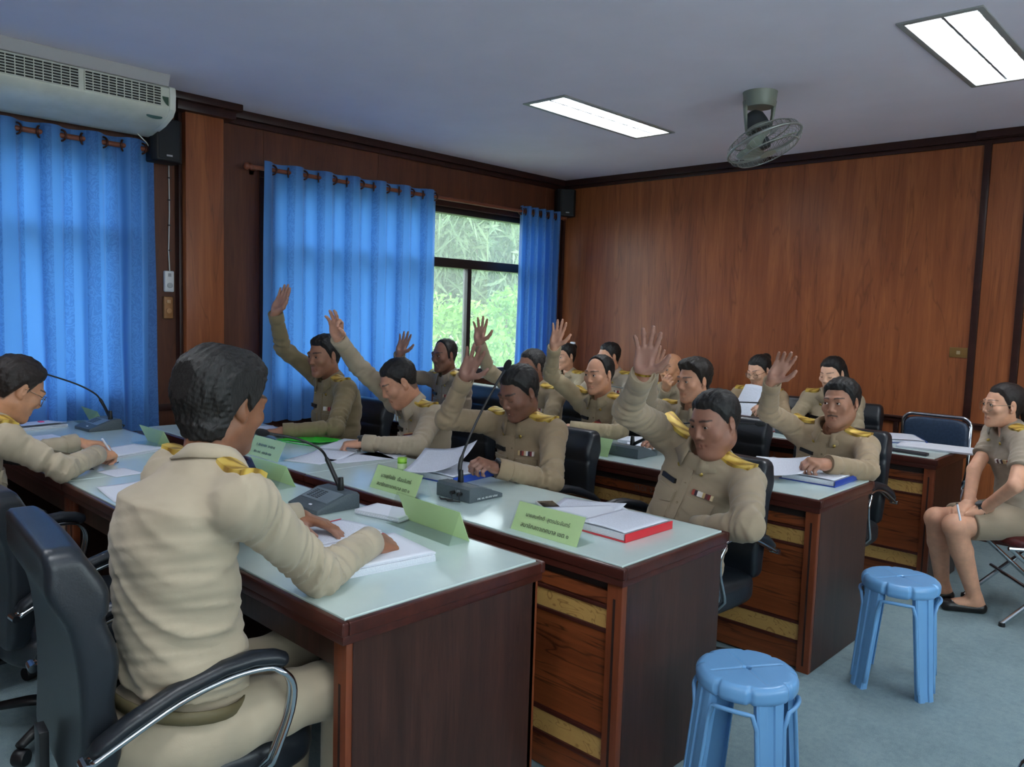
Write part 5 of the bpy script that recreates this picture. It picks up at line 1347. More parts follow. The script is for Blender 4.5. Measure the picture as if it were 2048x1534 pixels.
nameplate(.06, -1.86, 0, 'name plate on the second row near the wide curtain', [(8, 0), (9, 0)], w=PL, ink=M_INKG)
nameplate(1.80, -1.83, 0, 'name plate in front of the balding man on the second row', [('ทัยณรงค์', .033), ('เทศบาล เขต ๒', .030)], w=PL)
M_MIC = speckled('mic_base_grey', (68, 78, 84), (80, 90, 96), 200, .5, .1); M_MICP = plain('mic_panel', (110, 122, 130), .4)
def mic(label, x, y, rz, neck, head_r=.0135, cables=True, marks=False):
    r_ = empty('desk_microphone', (x, y, .7502), R(rz)); tag(r_, label, 'microphone', 'gooseneck desk microphones')   # speaker faces -y
    w, d = .19, .15
    V = []; prof = [(-d/2-.03, 0), (-d/2-.03, .016), (-d/2+.01, .03), (.02, .058), (d/2-.01, .06), (d/2, .05), (d/2, 0)]
    n = len(prof); V = [(-w/2, a, b) for a, b in prof]+[(w/2, a, b) for a, b in prof]
    MB().add(V, [tuple(range(n)), tuple(range(n, 2*n))[::-1]]+[(i, (i+1) % n, n+(i+1) % n, n+i) for i in range(n)]).build('base', M_MIC, r_, bevel=.004)
    a0, b0 = prof[2]; a1, b1 = prof[3]; sl = Vector((0, a1-a0, b1-b0)).normalized(); nr = Vector((0, -sl.z, sl.y)); mid = Vector((0, (a0+a1)/2, (b0+b1)/2))
    M3 = Matrix((Vector((1, 0, 0)), sl, nr)).transposed()
    MB().box(mid+nr*.0008, (w*.86, .074, .003), M=M3).build('control_panel', M_MICP, r_)
    for k in range(3):
        for q in range(6): MB().box(mid+Vector((-w*.29+k*.026, 0, 0))+sl*(-.022+q*.0088)+nr*.0026, (.02, .004, .0012), M=M3).build('speaker_slot', plain('mic_slot', (36, 42, 48), .6), r_)
    MB().box(Vector((w*.1, -d/2-.008, .024)), (.014, .008, .004), rz=0).build('talk_button', M_PAP, r_, bevel=.001)
    iv = Matrix.Translation((x, y, .7502)) @ Matrix.Rotation(R(rz), 4, 'Z'); iv.invert(); pts = [iv @ Vector(q) for q in neck]
    cr = []
    for i in range(len(pts)-1):       # catmull-rom
        p0, p1, p2, p3 = pts[max(i-1, 0)], pts[i], pts[i+1], pts[min(i+2, len(pts)-1)]
        for k in range(6):
            t_ = k/6; cr.append(.5*((2*p1)+(p2-p0)*t_+(2*p0-5*p1+4*p2-p3)*t_*t_+(3*p1-p0-3*p2+p3)*t_**3))
    cr.append(pts[-1]); rad = [.0085 if i < 8 else .0048 for i in range(len(cr))]
    nk = MB().tube(cr, rad, 8).build('gooseneck', M_BLK, r_, smooth=True)
    e = cr[-1]; dv = (cr[-1]-cr[-2]).normalized(); mt = Matrix.Translation(e) @ dv.to_track_quat('Z', 'Y').to_matrix().to_4x4()
    MB().lathe([(.005, -.012), (.008, -.006), (head_r*.9, .0), (head_r, .012), (head_r*.95, .026), (head_r*.6, .035), (0, .038)], 14, mt).build('windscreen', speckled('foam_black', (14, 15, 18), (24, 26, 30), 500, .9, .5), nk, smooth=True)
    MB().lathe([(.011, 0), (.0125, .004), (.0105, .03), (.009, .05)], 12, Matrix.Translation((pts[0].x, pts[0].y, pts[0].z-.004))).build('neck_socket', M_BLK, r_, smooth='auto')
    if cables:
        for k in range(2):
            c = MB().tube([(-.05+.04*k, d/2, .03), (-.06+.04*k, d/2+.025, .032), (-.085+.04*k, d/2+.04, .012), (-.03+.04*k, d/2+.05, .008), (.01+.03*k, d/2+.03, .006)], .0038, 6).build('cable', M_BLK, r_, smooth=True)
            MB().tube([(-.05+.04*k, d/2-.004, .03), (-.05+.04*k, d/2+.02, .03)], .007, 8).build('plug', M_BLK, c, smooth='auto')
    if marks:
        flat_text('NPE', .016, Matrix.Translation((-.03, d/2+.0012, .036)) @ Matrix.Rotation(math.pi, 4, 'Z') @ Matrix.Rotation(math.pi/2, 4, 'X'), plain('mark_grey', (150, 158, 162), .6), 'brand_mark', r_)
        flat_text('กพ. ๓๘. ๕๔.๕๕๙ ๑/๔๗', .0125, Matrix.Translation((-w/2-.0012, -.02, .012)) @ Matrix.Rotation(-math.pi/2, 4, 'Z') @ Matrix.Rotation(math.pi/2, 4, 'X'), plain('mark_white', (206, 212, 214), .6), 'inventory_number', r_)
    return r_
def nk(*q): return [tuple(ony(a, b, y)) for a, b, y in q]
mic('microphone in front of the man writing, its neck bending across the curtain', -.385, -3.50, 4, [(-.33, -3.47, .81)]+nk((203, 803, -3.48), (188, 786, -3.52), (150, 767, -3.6), (85, 746, -3.75)))
mic('microphone on the desk of the dark-haired man, its neck bent toward his face', 1.905, -3.52, 0, [(1.93, -3.48, .81)]+nk((657, 925, -3.49), (641, 899, -3.53), (602, 880, -3.60), (562, 871, -3.67), (532, 866, -3.72)))
mic('tall microphone with loose cables before the man wearing a black watch', 2.115, -3.02, 180, [(2.10, -3.04, .81)]+nk((921, 925, -3.02), (940, 872, -2.98), (972, 805, -2.9), (1012, 735, -2.8)), marks=True)
mic('microphone on the second row before the young man with swept hair', 1.98, -1.72, 180, [(2.0, -1.74, .81)]+nk((1345, 853, -1.72), (1380, 846, -1.70), (1440, 846, -1.66), (1515, 848, -1.6)), cables=False)
mic('microphone on the back row before the woman with round glasses', 2.18, -.2, 180, [(2.16, -.22, .81)]+nk((1558, 818, -.22), (1540, 808, -.2), (1500, 805, -.15), (1462, 804, -.1)))
mic('microphone on the back row before the crew-cut man', .75, -.2, 180, [(.75, -.22, .81)]+nk((1262, 790, -.22), (1250, 778, -.2), (1232, 774, -.15), (1218, 772, -.1)))

# things on the desk with the two men facing away
sheet((240, 945), 8, 'small white slip on the seam of the desk by the writing man', w=.16, h=.12, mat=M_PRT)
sheet((262, 985), 84, 'curled white sheet half hidden behind the shoulder of the dark-haired man', curl=.12, mat=M_PAP, w=.18, h=.26)
stack((250, 905), 20, 'thin paper pad under the hands of the writing man', .012)
stack((62, 855), 10, 'paper stack with a pink tab by the window curtain', .016, curl=.4)
MB().b2((-.02, -.012, 0), (.02, .012, .006)).build('sticky_tab', plain('pink_tab', (236, 92, 140), .6)).location = (*P3((82, 843), .772)[:2], .768)
bpy.data.objects['sticky_tab']['label'] = 'pink sticky tab on the paper stack by the window curtain'; bpy.data.objects['sticky_tab']['category'] = 'sticky note'
binder((62, 884), 8, 'closed navy folder lying beside the writing man', (36, 62, 110), .014, pages=False, name='navy_folder')
stack((735, 1120), -8, 'thick white paper stack under the right hand of the dark-haired man', .028, w=.24, h=.31)
binder((655, 1075), 6, 'open document with a red clip under the left hand of the dark-haired man', (196, 52, 66), .012, w=.22, h=.30, side=-1, name='document_file')
stack((775, 1030), 12, 'paper stack leaning against the blank name plate', .016, w=.2, h=.12)
# front row
def folder_green():
    p = P3((625, 882), .751); r_ = empty('green_folder', (p[0], p[1], .751), R(14)); tag(r_, 'bright green plastic folder on the front row desk', 'folder')
    m = plain('folder_green', (40, 206, 52), .3); MB().b2((-.16, -.12, 0), (.16, .12, .0025)).build('back_cover', m, r_, bevel=.001, seg=1); link('front_cover', sheet_mesh(.315, .235, lambda a, b: .006+.018*a*(1-b)), m, r_); MB().b2((-.15, -.11, .0025), (.15, .11, .005)).build('sheaf', M_PST, r_)
folder_green()
ct = empty('black_case', (*P3((518, 880), .75)[:2], .7502), R(-4)); tag(ct, 'flat black case beside the green folder', 'case')
MB().b2((-.13, -.035, 0), (.13, .035, .022)).build('lid', M_BLK, ct, bevel=.006); MB().b2((-.03, -.037, .006), (.03, -.034, .016)).build('clasp', M_CHR, ct)
sheet((640, 915), 22, 'printed sheet lying before the man holding papers', lift=.1); sheet((715, 915), -12, 'printed sheet near the seam before the man holding papers'); stack((700, 893), 30, 'loose sheaf under the hand of the man looking down', .012)
sheet((790, 905), 15, 'printed sheet beside the green jar'); sheet((500, 858), -20, 'white sheet under the hand at the window end of the front row', z=.752, mat=M_PAP)
jr = empty('balm_jar', (*P3((804, 942), .75)[:2], .7502)); tag(jr, 'small green jar behind the name plate', 'jar')
MB().lathe([(.0, 0), (.02, 0), (.021, .004), (.021, .04), (.019, .044), (0, .044)], 18).build('jar_body', plain('jar_green', (110, 176, 40), .25), jr, smooth='auto')
MB().lathe([(.0, .044), (.0215, .044), (.0215, .058), (.02, .061), (0, .061)], 18).build('lid', plain('jar_lid', (150, 204, 70), .3), jr, smooth='auto'); MB().lathe([(.0213, .01), (.0216, .012), (.0216, .034), (.0213, .036)], 18).build('paper_label', M_CARD, jr, smooth='auto')
binder((905, 950), 6, 'blue ring binder with white pages before the man with a black watch', (40, 74, 168), .03, w=.28, h=.3, pages=True)
sheet((880, 935), 30, 'large white page arching over the blue ring binder', z=.785, curl=.9, mat=M_PRT, w=.25, h=.30)
cl = MB().tube([(0, 0, 0), (.012, .0, .008), (.02, 0, .0), (.03, .0, .0)], .003, 6).tube([(0, 0, 0), (.012, .0, -.002), (.03, 0, .0)], .003, 6).build('binder_clip', M_BLK, smooth=True); cl.location = (*P3((862, 953), .752)[:2], .755); tag(cl, 'small black clip on the sheet by the name plate', 'clip')
ph = empty('smartphone', (*P3((1098, 1014), .75)[:2], .7502), R(58)); tag(ph, 'white rimmed smartphone lying screen up on the front row desk', 'phone')
MB().b2((-.035, -.068, 0), (.035, .068, .009)).build('body', plain('phone_white', (216, 214, 208), .25), ph, bevel=.004, seg=3); MB().b2((-.031, -.056, .0088), (.031, .056, .0096)).build('screen', plain('phone_screen', (26, 28, 34), .08), ph, bevel=.001); MB().b2((-.012, -.064, .0088), (.012, -.060, .0096)).build('home_button', plain('phone_btn', (150, 150, 150), .3), ph)
sheet((1165, 1025), 20, 'white printed sheets behind the smartphone', z=.7515, curl=.15, w=.25, h=.3); stack((1185, 1033), -32, 'paper pile between the phone and the red-spined binder', .012)
bq = P3((1262, 1052), .75); binder(None, -1, 'red-spined document binder at the front row desk end', (206, 40, 52), .028, w=.22, h=.27, side=1, pos=(2.80, -2.93))
# second row
sheet((1292, 893), 35, 'folded white sheet beside the name plate of the balding man', z=.7515, curl=.5, mat=M_PAP); stack((1265, 885), 15, 'small paper stack before the balding man', .02, w=.12, h=.16)
sheet((1150, 872), 5, 'white sheet under the hand of the balding man', mat=M_PAP)
binder((1640, 957), 0, 'blue ring binder before the mustached man', (34, 66, 160), .028, w=.26, h=.30, side=1); sheet((1556, 940), 18, 'large curled page lifted by the mustached man', z=.775, curl=.45, w=.25, h=.34); sheet((1540, 925), -15, 'printed sheet under the curled page', z=.752)
sheet((1075, 838), 10, 'sheet with a round grey emblem on the second row', z=.7515, mat=M_PAP)
# back row
stack((1874, 897), 6, 'wide flat pile of papers overhanging the back row desk end', .010, w=.40, h=.25); binder((1800, 880), 30, 'navy folder with papers before the empty chair', (40, 74, 150), .02, w=.24, h=.3)
pc = empty('pencil_case', (*P3((1818, 907), .75)[:2], .7502), R(-5)); tag(pc, 'dark zipped pencil case on the back row desk', 'pencil case'); MB().b2((-.1, -.022, 0), (.1, .022, .017)).build('pouch', plain('case_dark', (40, 38, 44), .5), pc, bevel=.006, seg=3); MB().tube([(-.095, 0, .018), (.095, 0, .018)], .002, 5).build('zip', M_CHR, pc)
binder((1505, 862), 0, 'open file with a red tab before the woman with round glasses', (200, 50, 62), .02, w=.22, h=.28, side=-1, name='document_file')
sheet((1290, 800), 0, 'white sheet before the bald man', mat=M_PAP); sheet((1110, 775), 12, 'white sheet raised before the woman in the window corner', z=.80, curl=1.2, mat=M_PAP)

M_STEN = plain('stencil_paint', (112, 92, 84), .8)
for px, Y, dk in (((1287, 967), -1.924, 'conference_desk.004'), ((1535, 899), -.433, 'conference_desk.006')):
    dd = bpy.data.objects[dk]; q = ony(*px, Y+.0125)
    flat_text('TI.OI. 2', .034, Matrix.Translation((q[0]-dd.location.x, q[1]-dd.location.y, .636)) @ Matrix.Rotation(math.pi/2, 4, 'X'), M_STEN, 'stencil_mark', dd)['kind'] = 'stuff'
# ------------------------------------------------------------------ the people
def A(**k): return k
UPZ = (0, 0, -1)
def z3(px, z): return tuple(onz(px[0], px[1], z))
GR = 'seated officials in khaki uniform'
PEOPLE = [
 dict(label='man in khaki shirt seen from behind, dark hair greying over the ear', neck=(2.54, -4.27, 1.09), y=-4.23, head3=(2.47, -4.195, 1.228), turn=180, face=(12, 14, 2), lean=.09, hipoff=(.0, 0), hs=1.04, hem=.16, big=.6, belly=.3, hunch=.05, fold=1.15, hipz=.49,
   armR=A(el3=(2.655, -4.035, .80), wr3=(2.545, -3.80, .815), fd=(-.2, .93, -.28), palm=(-.35, -.1, -.9), pose='grip'), armL=A(el3=(2.14, -4.06, .82), wr3=(2.17, -3.80, .812), fd=(.8, .5, -.18), palm=(.1, -.2, -.97), pose='flat'),
   skin=(120, 80, 58), cloth=(190, 180, 154), haircol=(20, 19, 19), grey=(44, 42, 42), res=.006, hres=.0028, handres=.0026, belt=1, kneez=.50, spread=.045, tres=.008, hp=dict(thick=.030, side=.9, nape=-.098, burn=-.012, strand=.0045, hres=.0026, stubble=.15), seed=3, chair=None, tag=False, ribbon=False, plain_front=1),
 dict(label='elderly man with glasses bending over to write on a pad', neck=(.70, -4.27, .985), y=-4.2, head3=(.715, -4.195, 1.105), turn=180, face=(4, 30, 0), lean=.12, hunch=.06, fold=1.1, hipz=.48,
   armR=A(el3=(.93, -4.10, .80), wr3=(.715, -3.90, .808), fd=(-.55, .8, -.1), palm=(-.5, .1, -.85), pose='grip'), armL=A(el3=(.40, -4.10, .79), wr3=(.37, -3.87, .81), fd=(.25, .95, -.1), palm=(.1, 0, -1), pose='relax'),
   skin=(166, 120, 92), cloth=(190, 178, 152), haircol=(34, 26, 24), res=.006, hp=dict(thick=.022, side=.7, strand=.006, nape=-.07), glasses='wire', pen='R', seed=5, chair=0),
 dict(label='man with raised hand sitting at the window end of the front row', neck=(662, 757), y=-2.44, head=(648, 712), hdy=-.05, turn=0, face=(6, 8, 0), lean=.05, upR=.06, twist=-6,
   armR=A(el=(566, 697), wr=(551, 626), tip=(578, 566), pose='close', palm=(.3, -.9, .2)), armL=A(el3=(.62, -2.62, .80), wr3=z3((566, 862), .79), pose='relax', palm=UPZ, fd=(-.8, -.55, -.1)),
   skin=(132, 92, 72), cloth=(146, 130, 92), hp=dict(thick=.016, quiff=.006), look=(8, 0), seed=7, chair=(-.13, .05)),
 dict(label='man with a raised pinching hand looking down at his papers', neck=(824, 806), y=-2.42, head=(796, 765), hdy=-.08, turn=-4, face=(-14, 30, 0), lean=.1, upR=.05, hunch=.05,
   armR=A(el=(717, 733), wr=(676, 676), tip=(668, 617), pose='ok'), armL=A(el3=(1.33, -2.62, .795), wr3=z3((728, 886), .80), pose='grip', palm=UPZ, fd=(-.75, -.65, -.1)),
   skin=(168, 122, 98), cloth=(184, 170, 144), hp=dict(w=1.04, fat=.5, thick=.012, eyes='closed'), seed=9, chair=(-.05, .08), watch='L'),
 dict(label='man with a black watch and a raised hand reading his binder', neck=(1046, 833), y=-2.40, head=(1037, 786), hdy=-.07, turn=0, face=(-4, 24, 0), lean=.07, big=.25, belly=.3,
   armR=A(el=(893, 838), wr=(930, 756), tip=(958, 690), pose='open'), armL=A(el=(1103, 962), wr=(995, 936), tip=(938, 918), pose='grip', palm=(-.3, .3, -.8)),
   skin=(106, 72, 58), cloth=(168, 146, 112), hp=dict(thick=.014, eyes='closed', w=1.03, fat=.2), seed=11, chair=(-.1, .06), watch='L', ring='L'),
 dict(label='stout man with a raised hand at the front row desk end', neck=(1414, 900), y=-2.36, head=(1428, 846), hdy=-.04, turn=-4, face=(-8, 13, 3), lean=.02, big=1, belly=.9, upR=.05, res=.0065, hipoff=(-.115, 0),
   armR=A(el=(1255, 822), wr=(1286, 748), tip=(1300, 655), pose='wide'), armL=A(el=(1496, 1052), wr3=tuple(ony(1392, 1056, -2.56)), pose='relax', palm=UPZ, fd=(-.9, -.1, -.3)),
   skin=(126, 88, 72), cloth=(172, 156, 128), hp=dict(w=1.06, fat=.6, thick=.014, slit=.004), look=(10, -4), seed=13, chair=(-.03, .05), bracelet='R', ring='R'),
 # second row
 dict(label='lean man with long sideburns and a raised palm before the open window pane', neck=(897, 748), y=-1.12, head=(888, 711), hdy=-.05, turn=-6, face=(6, 6, 0), lean=.05,
   armR=A(el=(800, 752), wr=(799, 708), tip=(817, 656), pose='open'), armL=A(rest=.3, pose='relax', palm=UPZ),
   skin=(106, 72, 58), cloth=(158, 142, 122), hp=dict(thick=.011, burn=-.03, recede=.35, w=.97), seed=15, res=.009, hres=.0041, chair=(.04, .05)),
 dict(label='man half hidden behind the black watch wearer, hand raised against the window', neck=(1072, 772), y=-1.10, head=(1062, 734), hdy=-.05, turn=0, face=(-10, 6, 0), lean=.05,
   armR=A(el=(980, 746), wr=(958, 686), tip=(963, 632), pose='wide'), armL=A(rest=.4, pose='relax', palm=UPZ),
   skin=(132, 94, 76), cloth=(166, 148, 116), hp=dict(thick=.01), grey=(92, 90, 90), seed=17, res=.009, hres=.0041, chair=(.02, .05)),
 dict(label='balding man with a raised hand sitting in the second row', neck=(1204, 792), y=-1.10, head=(1198, 749), hdy=-.05, turn=-4, face=(0, 6, 0), lean=.05,
   armR=A(el=(1101, 748), wr=(1109, 694), tip=(1124, 633), pose='open'), armL=A(el=(1238, 866), wr3=z3((1140, 856), .80), pose='relax', palm=UPZ, fd=(-.85, -.5, 0)),
   skin=(176, 130, 104), cloth=(178, 162, 124), hp=dict(thick=.009, recede=.36, front=.082, w=1.02, fat=.2), seed=19, res=.008, hres=.0038, chair=(.02, .05)),
 dict(label='young man with swept up hair sitting behind the stout man', neck=(1385, 812), y=-1.10, head=(1387, 762), hdy=-.05, turn=-4, face=(-12, 6, 0), lean=.05,
   armR=A(el=(1296, 808), wr=(1302, 745), tip=(1318, 690), pose='open'), armL=A(rest=.4, pose='relax', palm=UPZ),
   skin=(162, 118, 94), cloth=(174, 160, 134), haircol=(30, 25, 22), hp=dict(thick=.024, quiff=.014, side=.4, strand=.005), seed=21, res=.008, hres=.0038, chair=(.05, .05)),
 dict(label='mustached man with a raised hand at the second row desk end', neck=(1664, 856), hipoff=(-.06, 0), y=-1.08, head=(1681, 807), hdy=-.06, turn=0, face=(-6, 2, 4), lean=.06,
   armR=A(el=(1536, 824), wr=(1545, 762), tip=(1585, 697), pose='cup'), armL=A(el=(1736, 942), wr=(1655, 928), tip=(1600, 925), pose='grip', palm=(-.3, .2, -.8)),
   skin=(138, 98, 78), cloth=(178, 156, 122), hp=dict(thick=.018, mustache=1, strand=.005), look=(-14, 6), seed=23, res=.007, chair=(-.02, .06)),
 # back row
 dict(label='person in the window corner of the back row with white clip in the hair', fem=1, neck=(1136, 744), y=.40, head=(1131, 713), hdy=-.05, turn=0, face=(-10, 10, 0), lean=.05,
   armR=A(rest=.3, pose='relax', palm=UPZ), armL=A(rest=.4, pose='relax', palm=UPZ),
   skin=(176, 134, 110), cloth=(178, 164, 134), hp=dict(hair='bun', thick=.012), seed=25, res=.009, hres=.0041, chair=(.0, .03), hairclip=1),
 dict(label='crew-cut man in the back row turned toward the window', neck=(1226, 745), y=.40, head=(1217, 714), hdy=-.05, turn=0, face=(-20, 8, 0), lean=.05,
   armR=A(rest=.3, pose='relax', palm=UPZ), armL=A(rest=.4, pose='relax', palm=UPZ),
   skin=(170, 126, 100), cloth=(168, 156, 138), hp=dict(thick=.012, side=.3), seed=27, res=.009, hres=.0041, chair=(.0, .03)),
 dict(label='bald man resting his hand on his mouth in the back row', neck=(1342, 772), y=.40, head=(1341, 737), hdy=-.05, turn=0, face=(-6, 10, 0), lean=.05,
   armR=A(el=(1318, 818), wr=(1332, 778), tip=(1336, 752), pose='grip', palm=(0, .7, .3)), armL=A(rest=.6, pose='relax', palm=UPZ),
   skin=(170, 124, 94), cloth=(172, 158, 130), hp=dict(hair='bald'), seed=29, res=.009, hres=.0038, chair=(.05, .02)),
 dict(label='woman with round glasses and a hair bun reading a raised page', fem=1, neck=(1518, 779), y=.38, head=(1518, 742), hdy=-.06, turn=4, face=(-16, 20, 0), lean=.06,
   armR=A(rest=.3, pose='relax', palm=UPZ), armL=A(el=(1574, 838), wr=(1536, 830), tip=(1512, 812), pose='grip', palm=(-.3, .2, -.3)),
   skin=(184, 142, 118), cloth=(174, 150, 112), hp=dict(hair='bun', thick=.010, eyes='closed'), glasses='wire', seed=31, res=.009, hres=.0041, chair=(.0, .03)),
 dict(label='long-haired woman in the back row looking down behind the mustached man', fem=1, neck=(1664, 786), y=.38, head=(1664, 748), hdy=-.06, turn=4, face=(-14, 16, 0), lean=.06,
   armR=A(rest=.4, pose='relax', palm=UPZ), armL=A(rest=.5, pose='relax', palm=UPZ),
   skin=(190, 150, 126), cloth=(172, 158, 126), hp=dict(hair='long', thick=.012, eyes='closed'), seed=33, res=.009, hres=.0041, chair=(.0, .03)),
 # the woman on the side chair
 dict(label='woman in short-sleeved uniform and skirt on a chair by the wall, holding a pen', fem=1, bare=1, short_sleeve=1, neck=(3.415, -.455, .968), y=-.45, head3=tuple(ony(2006, 811, -.50)), turn=-53, face=(6, 2, 0), lean=.10, hipz=.50, vneck=1, collar_open=46, fold=.45, belly=0, big=-.4,
   armR=A(el=(1948, 940), wr3=z3((1938, 1005), .58), pose='relax', palm=(.2, .3, -.9), fd=(-.3, -.75, -.4)), armL=A(el=(2030, 972), wr3=z3((1968, 1017), .57), pose='relax', palm=(-.2, .2, -.95), fd=(-.9, -.2, -.35)),
   kneeR=(3.16, -.62, .465), ankR=(3.175, -.475, .088), kneeL=(3.275, -.735, .47), ankL=(3.35, -.56, .088), footR=(-.8, -.55, 0), footL=(-.85, -.5, 0),
   skin=(180, 136, 112), cloth=(172, 160, 142), hp=dict(hair='pony', thick=.009, strand=.002), haircol=(30, 22, 20), glasses='clear', watch='L', seed=35, res=.006, hres=.0028, chair=None),
]
CH_LBL = {1: 'black office chair of the writing man with glasses', 2: 'black office chair at the window end of the front row', 3: 'black office chair behind the man looking down at his papers', 4: 'black office chair behind the man with the black watch',
 5: 'black office chair with curved arms behind the stout man', 6: 'black office chair of the lean man by the open window pane', 7: 'black office chair between the window and the balding man', 8: 'black office chair of the balding man', 9: 'black office chair of the young man with swept hair',
 10: 'black office chair beside the second blue stool', 11: 'black office chair in the window corner of the back row', 12: 'black office chair of the crew-cut man', 13: 'black office chair of the bald man', 14: 'black office chair of the woman with the hair bun', 15: 'black office chair of the long-haired woman'}
M_LENS = acrylic(); M_WIREF = plain('spectacle_wire', (150, 130, 110), .25, .9)
def glasses(root, S, Rh, hd, hs, L):
    big = 1.14 if S['glasses'] == 'clear' else 1.0
    g = empty('glasses', (0, 0, 0)); g.parent = root
    T = lambda p: Vector(Rh @ (np.array(p)*hs)+hd-L); rr = .023*big
    for s_ in (-1, 1):
        MB().tube([T((s_*.032+rr*math.cos(a), .1-.06*abs(math.cos(a)*.2*1), -.002+rr*.92*math.sin(a))) for a in [2*math.pi*k/24 for k in range(24)]], .0013, 5, closed=True).build('rim', M_WIREF, g, smooth=True)
        MB().add([T((s_*.032+rr*.97*math.cos(a), .098, -.002+rr*.9*math.sin(a))) for a in [2*math.pi*k/20 for k in range(20)]], [tuple(range(20))]).build('lens', M_LENS, g)
        MB().tube([T((s_*.055, .093, .004)), T((s_*.075, .06, .008)), T((s_*.081, .0, .008)), T((s_*.078, -.02, -.012))], .0015, 5).build('temple', M_WIREF, g, smooth=True)
    MB().tube([T((-.009, .1, .003)), T((0, .104, .006)), T((.009, .1, .003))], .0015, 5).build('bridge', M_WIREF, g, smooth=True)
ROOTS = []
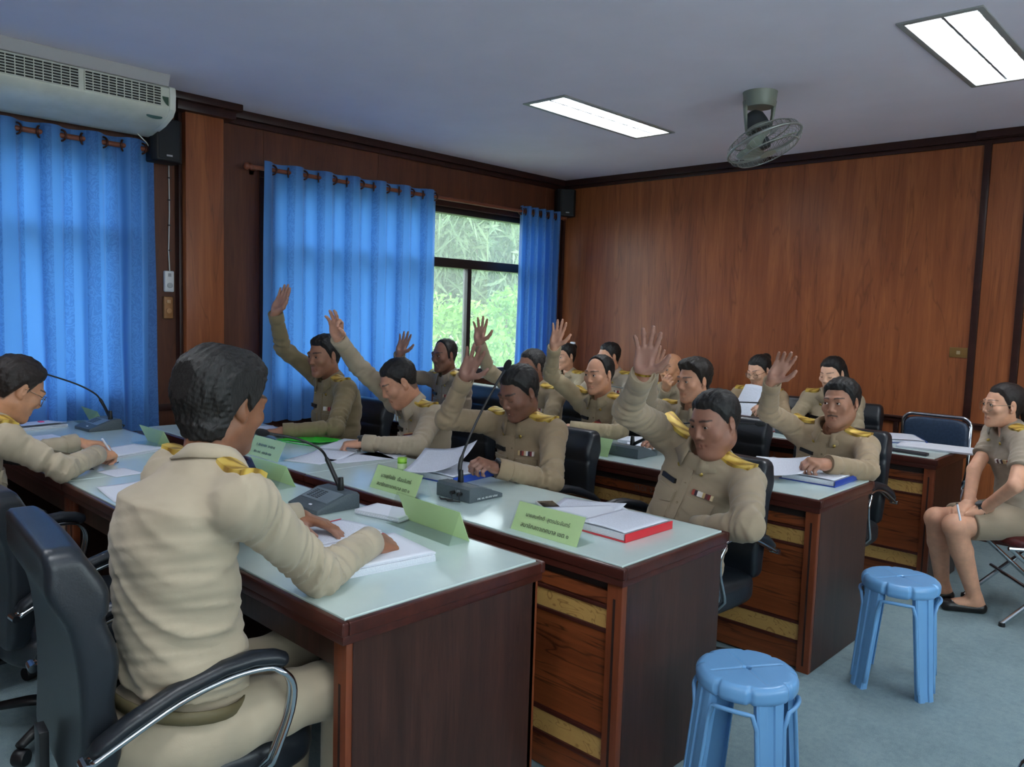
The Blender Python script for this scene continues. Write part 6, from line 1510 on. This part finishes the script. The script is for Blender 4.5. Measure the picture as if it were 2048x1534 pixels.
for i, S in enumerate(PEOPLE):
    root, J, surf, (hip, neck, up, lat, fw, L, shirt) = person(S); tag(root, S['label'], 'person', GR); ROOTS.append(root)
    yaw, pit, rol = S['face']; Rh = np.array(Matrix.Rotation(R(S.get('turn', 0)+yaw+180), 3, 'Z')) @ rotm('X', -pit) @ rotm('Y', rol)
    hd = np.array(S['head3']) if 'head3' in S else ony(*S['head'], S['y']+S.get('hdy', -.05))
    if S.get('glasses'): glasses(root, S, Rh, hd, S.get('hs', 1.0-.05*S.get('fem', 0)), L)
    def band(sd, name, r_, w, mat, off=.012):
        sh, el, wr, fd, pal, a = J[sd]; ax = fd; m = Matrix.Translation(Vector(wr+ax*off-L)) @ Vector(ax).to_track_quat('Z', 'Y').to_matrix().to_4x4()
        return MB().lathe([(r_, -w), (r_+.003, -w), (r_+.003, w), (r_, w)], 20, m, close=True).build(name, mat, root, smooth='auto')
    if S.get('watch'):
        sh, el, wr, fd, pal, a = J[S['watch']]; w = band(S['watch'], 'wrist_watch', .0275, .010, plain('watch_strap', (26, 27, 30), .4)); n_ = -unit(np.array(pal)-fd*(np.array(pal)@fd))
        mt = Matrix.Translation(Vector(wr+fd*.012+n_*.029-L)) @ Vector(n_).to_track_quat('Z', 'Y').to_matrix().to_4x4()
        MB().lathe([(.019, -.002), (.0195, .006), (.016, .009), (0, .009)], 18, mt).build('watch_case', plain('watch_case', (40, 42, 46), .3), w, smooth='auto'); MB().lathe([(.0145, .0092), (0, .0096)], 18, mt).build('watch_face', plain('watch_face', (96, 104, 110), .15), w)
    if S.get('bracelet'): band(S['bracelet'], 'gold_bracelet', .0275, .0035, plain('gold', (214, 168, 72), .25, 1.0), .0)
    if S.get('chair') is not None:
        cy = S['chair']
        if cy == 0: chair(hip[0], hip[1]+.06, 0, CH_LBL[i])
        else: chair(hip[0]+cy[0], hip[1]+cy[1]-.02, math.pi+R(S.get('turn', 0)), CH_LBL[i])
    if S.get('hairclip'):
        o = MB().box((0, 0, 0), (.05, .02, .02)).build('hair_clip', M_PAP, root, bevel=.006); o.location = Vector(Rh @ np.array([.0, -.1, .105])+hd-L)
    if S.get('pen'):
        sh, el, wr, fd, pal, a = J['R']; p = Vector(wr+fd*.075); pn = empty('pen', p); tag(pn, 'white pen held by the writing man', 'pen')
        MB().tube([(-.02, .045, -.045), (.015, -.03, .07)], .0045, 8).build('barrel', M_PAP, pn, smooth='auto'); MB().tube([(-.024, .053, -.056), (-.02, .045, -.045)], [.001, .0045], 8).build('tip', M_BLK, pn, smooth='auto')
    if S.get('bare'):   # skirt and shoes
        tv = Vol(hip-np.array([.5, .45, .16]), hip+np.array([.25, .25, .16]), .007)
        tv.ell(hip+np.array([0, 0, .0]), (.155, .15, .105), k=.03)
        for sd, s_ in (('R', 1), ('L', -1)):
            hj = hip+lat*s_*.08; k_ = np.array(S['knee'+sd]); tv.cone(hj, hj+(k_-hj)*.80, .092, .076, k=.05, cut=.99)
        mid = (np.array(S['kneeR'])+np.array(S['kneeL']))/2; tv.cone(hip, hip+(mid-hip)*.72, .085, .07, k=.05, cut=.99)
        V, Q = tv.mesh(); link('skirt', mesh_np('skirt', V-L, Q), cloth_mat((164, 150, 126)), root)
        for sd in 'RL':
            n_ = np.array(S['ank'+sd]); ff = unit(np.array(S['foot'+sd])); q = n_-L; sv = Vol(q-np.array([.22, .22, .1]), q+np.array([.1, .1, -.0]), .005)
            sv.cone(q+np.array([0, 0, -.062])-ff*.03, q+ff*.12+np.array([0, 0, -.066]), .035, .03, k=.02); sv.ell(q+ff*.12+np.array([0, 0, -.06]), (.035, .035, .024), k=.02)
            sv.ell(q+ff*.02+np.array([0, 0, -.018]), (.065, .065, .034), k=.01, mode='s'); sv.d = np.maximum(sv.d, F4(.002)-(sv.ax[2]).reshape(1, 1, -1))
            V, Q = sv.mesh(); sh_ = link('ballet_flat', mesh_np('ballet_flat', V, Q), plain('black_leather_shoe', (26, 24, 24), .35), root)
            b_ = q+ff*.105+np.array([0, 0, -.038]); MB().tube([b_-np.cross(ff, [0, 0, 1])*.018, b_+np.array([0, 0, .003]), b_+np.cross(ff, [0, 0, 1])*.018], .005, 6).build('bow', M_CHR, sh_, smooth=True)
        pw = np.array(z3((1917, 1020), .575)); pn = empty('pen', pw); tag(pn, 'white pen between the clasped hands of the woman with clear glasses', 'pen'); MB().tube([(0.012, .0, -.05), (-.008, .0, .028)], .005, 8).build('barrel', M_PAP, pn, smooth='auto'); MB().tube([(-.008, 0, .028), (-.009, 0, .034)], .0055, 8).build('cap', M_CHR, pn)
    if i == 14:
        p = np.array(J['L'][2])+np.array(J['L'][3])*.09
        me = sheet_mesh(.24, .3, lambda a, b: .02*math.sin(a*3)); pg = link('paper_sheet', me, M_PRT); pc_ = ony(1492, 808, .16); pg.matrix_world = Matrix.Translation(Vector(pc_)) @ Matrix.Rotation(R(-28), 4, 'Z') @ Matrix.Rotation(R(62), 4, 'X'); tag(pg, 'printed page held up before the woman with round glasses', 'paper', 'loose paper sheets')
chair0.location = (2.42, -4.29, 0); chair0.rotation_euler = (0, 0, R(-6))
chair(4.29, -3.03, R(75), 'black office chair in the aisle beyond the stools')
frame_chair('folding_chair', (3.545, -.375, 0), R(127), 'chrome folding chair with a dark red seat under the seated woman', M_REDV, .42)
